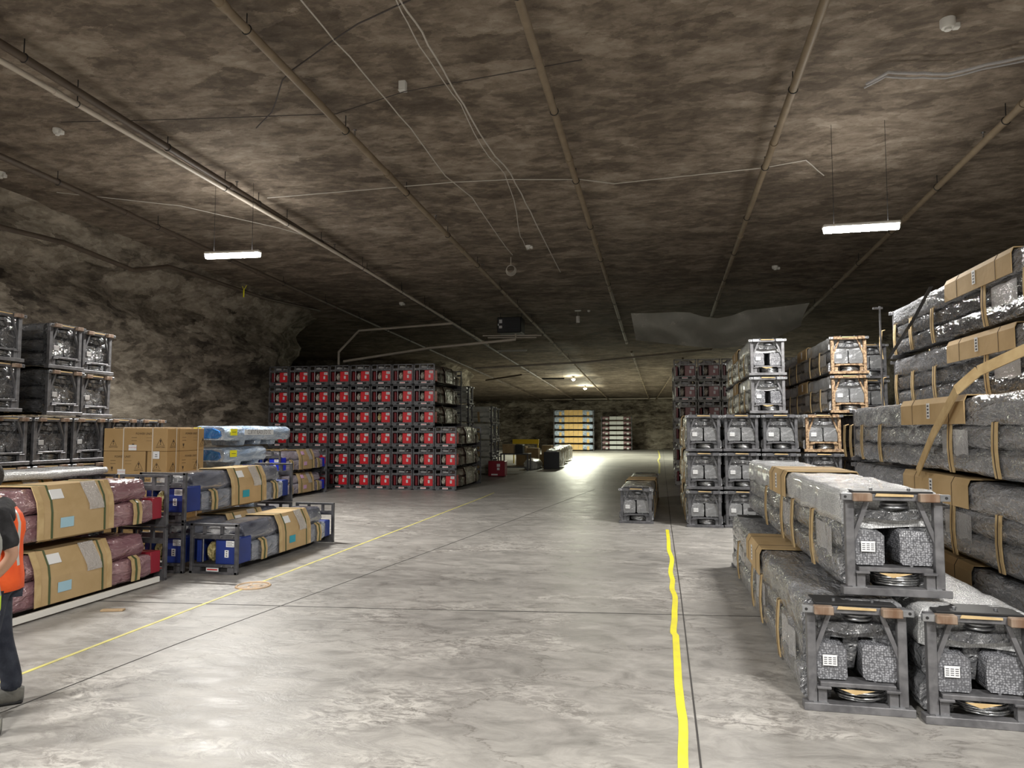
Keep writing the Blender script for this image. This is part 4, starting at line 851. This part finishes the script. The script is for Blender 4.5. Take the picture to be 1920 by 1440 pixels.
# lit strip lamps
def strip(x, y, z, rz, p, ln, label):
    root = thing('strip_lamp', label, 'lamp', (x,y,z), rz); h_ = ln/2
    MB().box(-h_,h_,-.075,.075,.03,.09,0,.015).build('housing', 'plastic', root)
    mb = MB(); mb.loft([(-.07,.03),(-.06,-.02),(-.03,-.045),(.03,-.045),(.06,-.02),(.07,.03)], -h_+.02, h_-.02, 2, 0, step=.2); mb.v = [(v[1], v[0], v[2]) for v in mb.v]; mb.build('diffuser', 'lamp', root)
    for s in (-1, 1): MB().tube([(s*h_*.7,0,.09),(s*h_*.7,0,zc(y)-z+.1)], .004, 5).build('hanging_wire', 'darkmetal', root)
    for dz, pw, flip in ((-.06, p, 0), (.10, p*.035, 1)):
        l = bpy.data.lights.new('strip_light', 'AREA'); l.shape = 'RECTANGLE'; l.size = ln; l.size_y = .14; l.energy = pw; l.color = (1,.965,.91)
        lo = bpy.data.objects.new('strip_light', l); sc.collection.objects.link(lo); lo.parent = root; lo.location = (0,0,dz); lo.rotation_euler = (PI if flip else 0,0,0)
    return root
labs = ['lit strip lamp hanging over the left stacks', 'lit strip lamp hanging over the right stacks', 'strip lamp above and left of the viewer', 'strip lamp behind the viewer', 'strip lamp above and right of the viewer', 'rearmost strip lamp behind the viewer']
for a, l_ in zip(STRIPS, labs): strip(*a, l_)
def spot(x, y, label, p, z=5.):
    root = thing('round_lamp', label, 'lamp', (x,y,z))
    MB().tube([(0,0,.28),(0,0,.06),(0,0,.03)], [.05,.10,.16], 14).build('lamp_cap', 'plastic', root); MB().tube([(0,0,.25),(0,0,zc(y)-z+.1)], .012, 6).build('hanging_rod', 'darkmetal', root); MB().sphere((0,0,0), .13, 12, 8, 0, (1,1,.7)).build('bulb', 'bulb', root)
    l = bpy.data.lights.new('round_light', 'SPOT'); l.energy = p; l.spot_size = math.radians(165); l.spot_blend = .35; l.shadow_soft_size = .35; l.color = (.98,1,.80)
    lo = bpy.data.objects.new('round_light', l); sc.collection.objects.link(lo); lo.parent = root; lo.location = (0,0,-.25)
    l2 = bpy.data.lights.new('round_glow', 'POINT'); l2.energy = p*.13; l2.shadow_soft_size = .14; l2.color = (.98,1,.78)
    lo = bpy.data.objects.new('round_glow', l2); sc.collection.objects.link(lo); lo.parent = root; lo.location = (0,0,-.2)
spot(-6.05,50.0, 'nearer and brighter round lamp under the far roof', 1700, 5.53); spot(-6.0,57.4, 'farther round lamp under the far roof', 2500, 5.3)
spot(5.5,50.0, 'added unseen round lamp behind the dusty maroon stack, brightening the far floor', 2200, 4.9); spot(-9.0,58.0, 'round lamp nearest the back wall', 500, 5.2) if False else None  # first one is added unseen behind the stack to brighten the far floor
spot(1.0,62.0, 'round lamp over the floor near the back wall', 10) if False else None
spot(-2.5,42.5, 'round lamp hidden by the roof edge over the far aisle', 0.01) if False else None
# unlit fluorescents
for (x, y, z, l_, lab) in ((-7.3,34.8,5.93,1.5,'unlit fluorescent fitting below the pale drain pipe'), (2.9,31.0,5.95,1.5,'unlit fluorescent fitting below the hanging tarp'), (-6.9,46,5.3,1.5,'dark unlit strip fitting under the far roof')):
    root = thing('unlit_fitting', lab, 'lamp', (x,y,z)); MB().box(-l_/2,l_/2,-.08,.08,0,.06,0,.01).build('housing', 'plastic' if y < 40 else 'darkmetal', root)
    for s in (-.04,.04): MB().tube([(-l_/2+.03,s,-.015),(l_/2-.03,s,-.015)], .014, 8).build('tube', 'plastic' if y < 40 else 'darkmetal', root)
    for s in (-1,1): MB().tube([(s*l_*.4,0,.06),(s*l_*.4,0,zc(y)-z+.1)], .006, 5).build('hanging_wire', 'darkmetal', root)
# heater
root = thing('unit_heater', 'dark unit heater hanging from the roof with papers on its side', 'heater', (-5.72,27.2,5.75))
MB().box(-.5,.45,-.4,.4,0,.62,0,.03).build('casing', 'darkmetal', root)
mb = MB()
for k in range(7): mb.box(-.18,.42,-.43,-.40,.08+k*.07,.10+k*.07)
mb.build('louvre', 'darkmetal', root)
mb = MB(); mb.box(-.42,-.30,-.41,-.405,.38,.52); mb.box(-.47,-.43,-.41,-.405,.28,.36); mb.box(-.42,-.30,-.41,-.405,.18,.28); mb.build('paper_notice', 'label', root)
for s in (-.45,.4): MB().tube([(s,0,.6),(s,0,zc(27)-5.75+.1)], .012, 6).build('hanger_rod', 'darkmetal', root)
for dz, l_ in ((-.08,2.0),(-.16,1.6)):
    MB().bar((-l_/2-.1,-.3,dz),(l_/2+.2,-.1,dz-.02), .05, .04).build('support_channel', 'cond', root)
# pendant
root = thing('pendant_sensor', 'small white cylinder hanging on a wire from the dark roof', 'sensor', (-3.07,26.9,6.08))
MB().tube([(0,0,0),(0,0,.24)], .075, 14).build('sensor_body', 'plastic', root); MB().tube([(0,0,.24),(0,0,.5)], .006, 5).build('wire', 'cable', root); MB().box(-.12,.12,-.05,.05,.44,.5,0,.01).build('ceiling_plate', 'plastic', root); MB().sphere((.42,0,.44), .06).build('lamp_head', 'plastic', root)
# tarp hung under the roof
top = [(-1.03,6.22),(-.2,6.20),(.55,6.22),(1.06,6.18),(1.5,6.02),(2.0,5.94),(2.5,6.02),(3.0,6.20),(4.0,6.27),(5.09,6.38)]
bot = [(-.85,5.19),(-.2,5.12),(.4,5.02),(.9,4.96),(1.3,4.90),(1.98,4.84),(2.6,4.88),(3.2,4.98),(3.9,5.15),(4.75,5.55)]
mb = MB(); vs_ = []; ns, nz_ = 54, 16
for i in range(ns+1):
    t = i/ns*(len(top)-1); a = min(int(t), len(top)-2); u = t-a
    T = [top[a][k]*(1-u)+top[a+1][k]*u for k in range(2)]; B = [bot[a][k]*(1-u)+bot[a+1][k]*u for k in range(2)]
    for j in range(nz_+1):
        v = j/nz_; x = T[0]*(1-v)+B[0]*v; z_ = T[1]*(1-v)+B[1]*v
        y = 26+.35*math.sin(v*PI)*(.6+.4*math.sin(i*.25))+.06*math.sin((x*1.1+z_*1.6)*5)*math.exp(-((x-.2)**2+(z_-5.4)**2)*2)+.05*noise.noise(Vector((x*1.2, z_*2, 1)))-v*.25
        vs_.append((x, y, z_))
n_ = nz_+1; fs_ = [(i*n_+j, i*n_+j+1, (i+1)*n_+j+1, (i+1)*n_+j) for i in range(ns) for j in range(nz_)]
mb.add(vs_, fs_, 0, True); k_ = len(vs_); mb.add([(v[0], v[1]+.006, v[2]) for v in vs_], [tuple(reversed(f)) for f in fs_], 0, True)
tag(mb.build('hanging_tarp', 'tarp'), 'big grey tarpaulin slung below the dark roof above the right stacks', 'tarp')
# plastic sheet edge on the roof at upper right
mb = MB(); pts = [(2.98,10.85),(3.19,10.55),(3.6,10.7),(4.04,10.78),(4.83,10.5),(6.5,10.0)]
for dy, rr in ((0,.02),(.12,.014)):
    Q = []
    for i in range(len(pts)-1):
        for t in range(4):
            u = t/4; x = pts[i][0]*(1-u)+pts[i+1][0]*u; y = pts[i][1]*(1-u)+pts[i+1][1]*u+dy; Q.append((x, y+.05*noise.noise(Vector((x*4, y, dy))), zc(y)-.03+.02*noise.noise(Vector((x*5, 1, dy)))))
    mb.tube(Q, rr, 6)
tag(mb.build('torn_sheet_edge', 'clear2'), 'torn folded edge of plastic sheeting on the upper right roof', 'plastic sheet')
# loose cardboard strip and strap on the right stack
mb = MB()
P = [(3.42,5.75,2.98),(2.78,7.05,2.52),(2.66,7.22,2.36),(2.63,7.75,1.95),(2.64,8.25,1.55)]
for i in range(len(P)-1): mb.bar(P[i], P[i+1], .012, .10, (0,.3,1))
tag(mb.build('cardboard_strip', 'board_edge'), 'long bent cardboard strip leaning down the right edge stack', 'cardboard strip')
mb = MB(); P = [(3.47,10.1,3.86),(3.46,10.7,3.55),(3.46,11.9,3.10)]
for i in range(2): mb.bar(P[i], P[i+1], .008, .05, (1,0,.2))
tag(mb.build('black_strap', 'strapk'), 'black strap running diagonally over the topmost bundle of the right stack', 'strap')
mb = MB(); mb.tube([(0,0,3.95),(0,0,0)], .016, 6); mb.bar((-.10,0,3.92),(.04,0,3.92),.04,.03); tag(mb.build('steel_bar', 'steel', loc=(3.42,12.14,0)), 'slim steel bar standing at the far end of the tall right stack', 'steel bar')
# underside rail below the maroon stack
mb = MB(); mb.box(-.02,.02,0,3.4,.02,.09,0,.005); tag(mb.build('white_floor_rail', 'plastic', loc=(-6.44,4.85,0)), 'white rail on the floor along the foot of the maroon stack', 'rail')
# film sheet on cartons / maroon second row
mb = MB(); mb.loft([(-.30,0),(.34,0),(.35,.05),(.32,.09),(-.3,.09),(-.32,.05)], 0, 1.7, 14, .02, 4, 21, ends=.15); tag(mb.build('film_wrapped_pad', 'white', loc=(-7.60,6.6,1.41)), 'film-wrapped pale pad lying on the rear maroon pair', 'wrapped pad')

# ------------------------------------------------------------ people
def skin_obj(name, V, E_, R_, mat, parent, root_i=0, sub=2):
    me = bpy.data.meshes.new(name); me.from_pydata(V, E_, []); me.materials.append(M[mat]); o = bpy.data.objects.new(name, me); sc.collection.objects.link(o); o.parent = parent
    md = o.modifiers.new('Skin', 'SKIN'); md.use_smooth_shade = True
    sv = me.skin_vertices[0].data
    for i, r in enumerate(R_): sv[i].radius = r if isinstance(r, tuple) else (r, r); sv[i].use_root = (i == root_i)
    s_ = o.modifiers.new('Subdivision', 'SUBSURF'); s_.levels = sub; s_.render_levels = sub
    return o
def chain(V, E_, R_, start, pts):
    p = start
    for co, r in pts: V.append(co); R_.append(r); E_.append((p, len(V)-1)); p = len(V)-1
    return p
def person(label, loc, rz, H_=1.76, vest='orangev', shirt='black'):
    """faces local -Y"""
    root = thing('person', label, 'person', loc, rz); k = H_/1.76
    V = [(0,0,.95)]; E_ = []; R_ = [(.15,.11)]
    chest = chain(V, E_, R_, 0, [((0,.0,1.12),(.15,.105)), ((0,.01,1.30),(.17,.115)), ((0,.015,1.42),(.09,.07))])
    neck = chain(V, E_, R_, chest, [((0,-.03,1.49),.055), ((0,-.07,1.55),.055), ((0,-.105,1.64),(.075,.095)), ((0,-.10,1.70),(.065,.085))])
    arm_pts = {}
    for s in (-1, 1):
        if s > 0: A = [((s*.19,.015,1.38),.045), ((s*.225,.07,1.26),.052), ((s*.24,.12,1.12),.044), ((s*.22,.03,1.00),.038), ((s*.19,-.09,.90),.027)]
        else: A = [((s*.19,.015,1.38),.045), ((s*.245,.03,1.25),.052), ((s*.265,.05,1.10),.044), ((s*.23,-.10,1.03),.038), ((s*.13,-.22,1.02),.027)]
        arm_pts[s] = A; w_ = chain(V, E_, R_, 3, A); wr = Vector(A[-1][0]); d = (wr-Vector(A[-2][0])).normalized()
        palm = chain(V, E_, R_, w_, [(tuple(wr+d*.05), (.034,.017))])
        side = d.cross(Vector((0,0,1))).normalized()
        for f, ln in enumerate((.062,.072,.068,.052)):
            b = wr+d*.095+side*(f-1.5)*.021; chain(V, E_, R_, palm, [(tuple(b), .0095), (tuple(b+d*ln*.5+Vector((0,0,-.008))), .0088), (tuple(b+d*ln*.85+Vector((0,0,-.03))), .0078)])
        t0 = wr+d*.03-side*.035; chain(V, E_, R_, palm, [(tuple(t0), .011), (tuple(t0+d*.035-side*.012), .0095), (tuple(t0+d*.06-side*.006), .0085)])
        lx = s*.10; st = -.06 if s > 0 else .10
        chain(V, E_, R_, 0, [((lx,0,.88),(.095,.10)), ((lx*1.15,st*.4-.01,.50),.06), ((lx*1.2,st+.02,.12),.042), ((lx*1.2,st-.04,.05),.04)])
    V = [(v[0]*k, v[1]*k, v[2]*k) for v in V]
    body = skin_obj('body', V, E_, R_, 'skin', root)
    # head details
    hd = MB(); hd.sphere((0,-.02*k,1.655*k), .098, 18, 14, 0, (.80,1.0,1.18)); hd.sphere((0,-.125,1.635*k), .017, 8, 6, 0, (.8,1,1.4))
    for s in (-1,1): hd.sphere((s*.082,.0,1.64*k), .022, 8, 6, 0, (.4,.8,1.4)); hd.sphere((s*.03,-.105,1.665*k), .012, 8, 6, 1)
    hd.box(-.025,.025,-.118,-.105,1.592*k,1.60*k,2); hd.v = [(v[0], v[1]-.09, v[2]-.02) for v in hd.v]; hd.build('head', ['skin','eye','maroonp'], root)
    hr = MB(); hr.sphere((0,.008,1.685*k), .107, 18, 14, 0, (.84,1.0,1.12)); vs_ = hr.v
    hr.v = [(v[0], max(v[1], -.075 if v[2] > 1.70*k else -.01), v[2]) for v in vs_]; hr.v = [(v[0], v[1]-.09, v[2]-.02) for v in hr.v]; hr.build('hair', 'hair', root)
    # clothes
    v2 = [(0,0,.93),(0,0,1.12),(0,.01,1.30),(0,.0,1.445),(.19,.015,1.405),(.225,.07,1.26),(.238,.11,1.15),(-.19,.015,1.405),(-.245,.03,1.25),(-.262,.045,1.15),(0,-.03,1.50)]
    skin_obj('t_shirt', [tuple(c*k for c in v) for v in v2], [(0,1),(1,2),(2,3),(3,4),(4,5),(5,6),(3,7),(7,8),(8,9),(3,10)], [(.175,.13),(.165,.12),(.185,.13),(.15,.125),.078,.074,.072,.078,.074,.072,.078], shirt, root)
    v3 = [(0,0,.98)]; e3 = []; r3 = [(.165,.125)]
    for s in (-1,1):
        lx = s*.10; st = -.06 if s > 0 else .10
        chain(v3, e3, r3, 0, [((lx,0,.86),(.105,.115)), ((lx*1.15,st*.4-.01,.50),.082), ((lx*1.2,st+.02,.16),.072), ((lx*1.2,st,.085),.078)])
    skin_obj('jeans', [tuple(c*k for c in v) for v in v3], e3, r3, 'denim', root)
    for s in (-1,1):
        st = -.06 if s > 0 else .10
        bt = MB(); bt.loft([(-.05,0),(.05,0),(.055,.05),(.04,.11),(-.04,.11),(-.055,.05)], -.19, .09, 8, .004, 6, s, step=.03, ends=.25, sag=lambda y, p: -.045*max(0, -y-.02)/.17*(p.y > .06)); bt.box(-.056,.056,-.18,.09,-.005,.022,1,.01)
        bt.v = [(v[0]+s*.12*k, v[1]+st, v[2]+.005) for v in bt.v]; bt.build('boot', ['boot','darkm'], root)
    # vest: open shell round the torso with armholes
    vb = MB(); n = 40; zs = [.86,.95,1.03,1.11,1.19,1.27,1.33,1.39,1.44]
    ring = []
    for zi, z_ in enumerate(zs):
        wx = [.215,.21,.205,.205,.215,.222,.215,.18,.12][zi]; wy = [.165,.158,.15,.148,.152,.158,.155,.135,.10][zi]
        for j in range(n):
            a = 2*PI*j/n; cr = .012*noise.noise(Vector((math.cos(a)*3, math.sin(a)*3, z_*7))); ring.append(((wx+cr)*math.cos(a)*k, ((wy+cr)*math.sin(a)+.008)*k, z_*k))
    fs_ = []; ms_ = []
    for i in range(len(zs)-1):
        for j in range(n):
            a = 2*PI*(j+.5)/n
            if i >= 4 and abs(math.cos(a)) > (.93 if i == 4 else .86) and i < 7: continue
            if i >= 4 and abs(a-1.5*PI) < .09*(i-3): continue
            fs_.append((i*n+j, i*n+(j+1)%n, (i+1)*n+(j+1)%n, (i+1)*n+j)); ms_.append(1 if (i >= 2 and abs(abs(math.cos(a))-.55) < .09) else (2 if i in (0,2) and vest == 'limegrey' else 0))
    vb.v = ring; vb.f = fs_; vb.m = ms_; vb.s = [True]*len(fs_)
    o = vb.build('safety_vest', [vest,'reflect','lime'], root); sd = o.modifiers.new('Solidify', 'SOLIDIFY'); sd.thickness = .006
    return root
person('person in orange safety vest, black t-shirt and dark jeans standing at left edge', (-4.69,4.30,0), math.radians(-48))
person('person in a grey vest with lime edging, mostly cut off by the left picture edge', (-4.34,3.80,0), math.radians(-48), 1.70, 'limegrey', 'black')
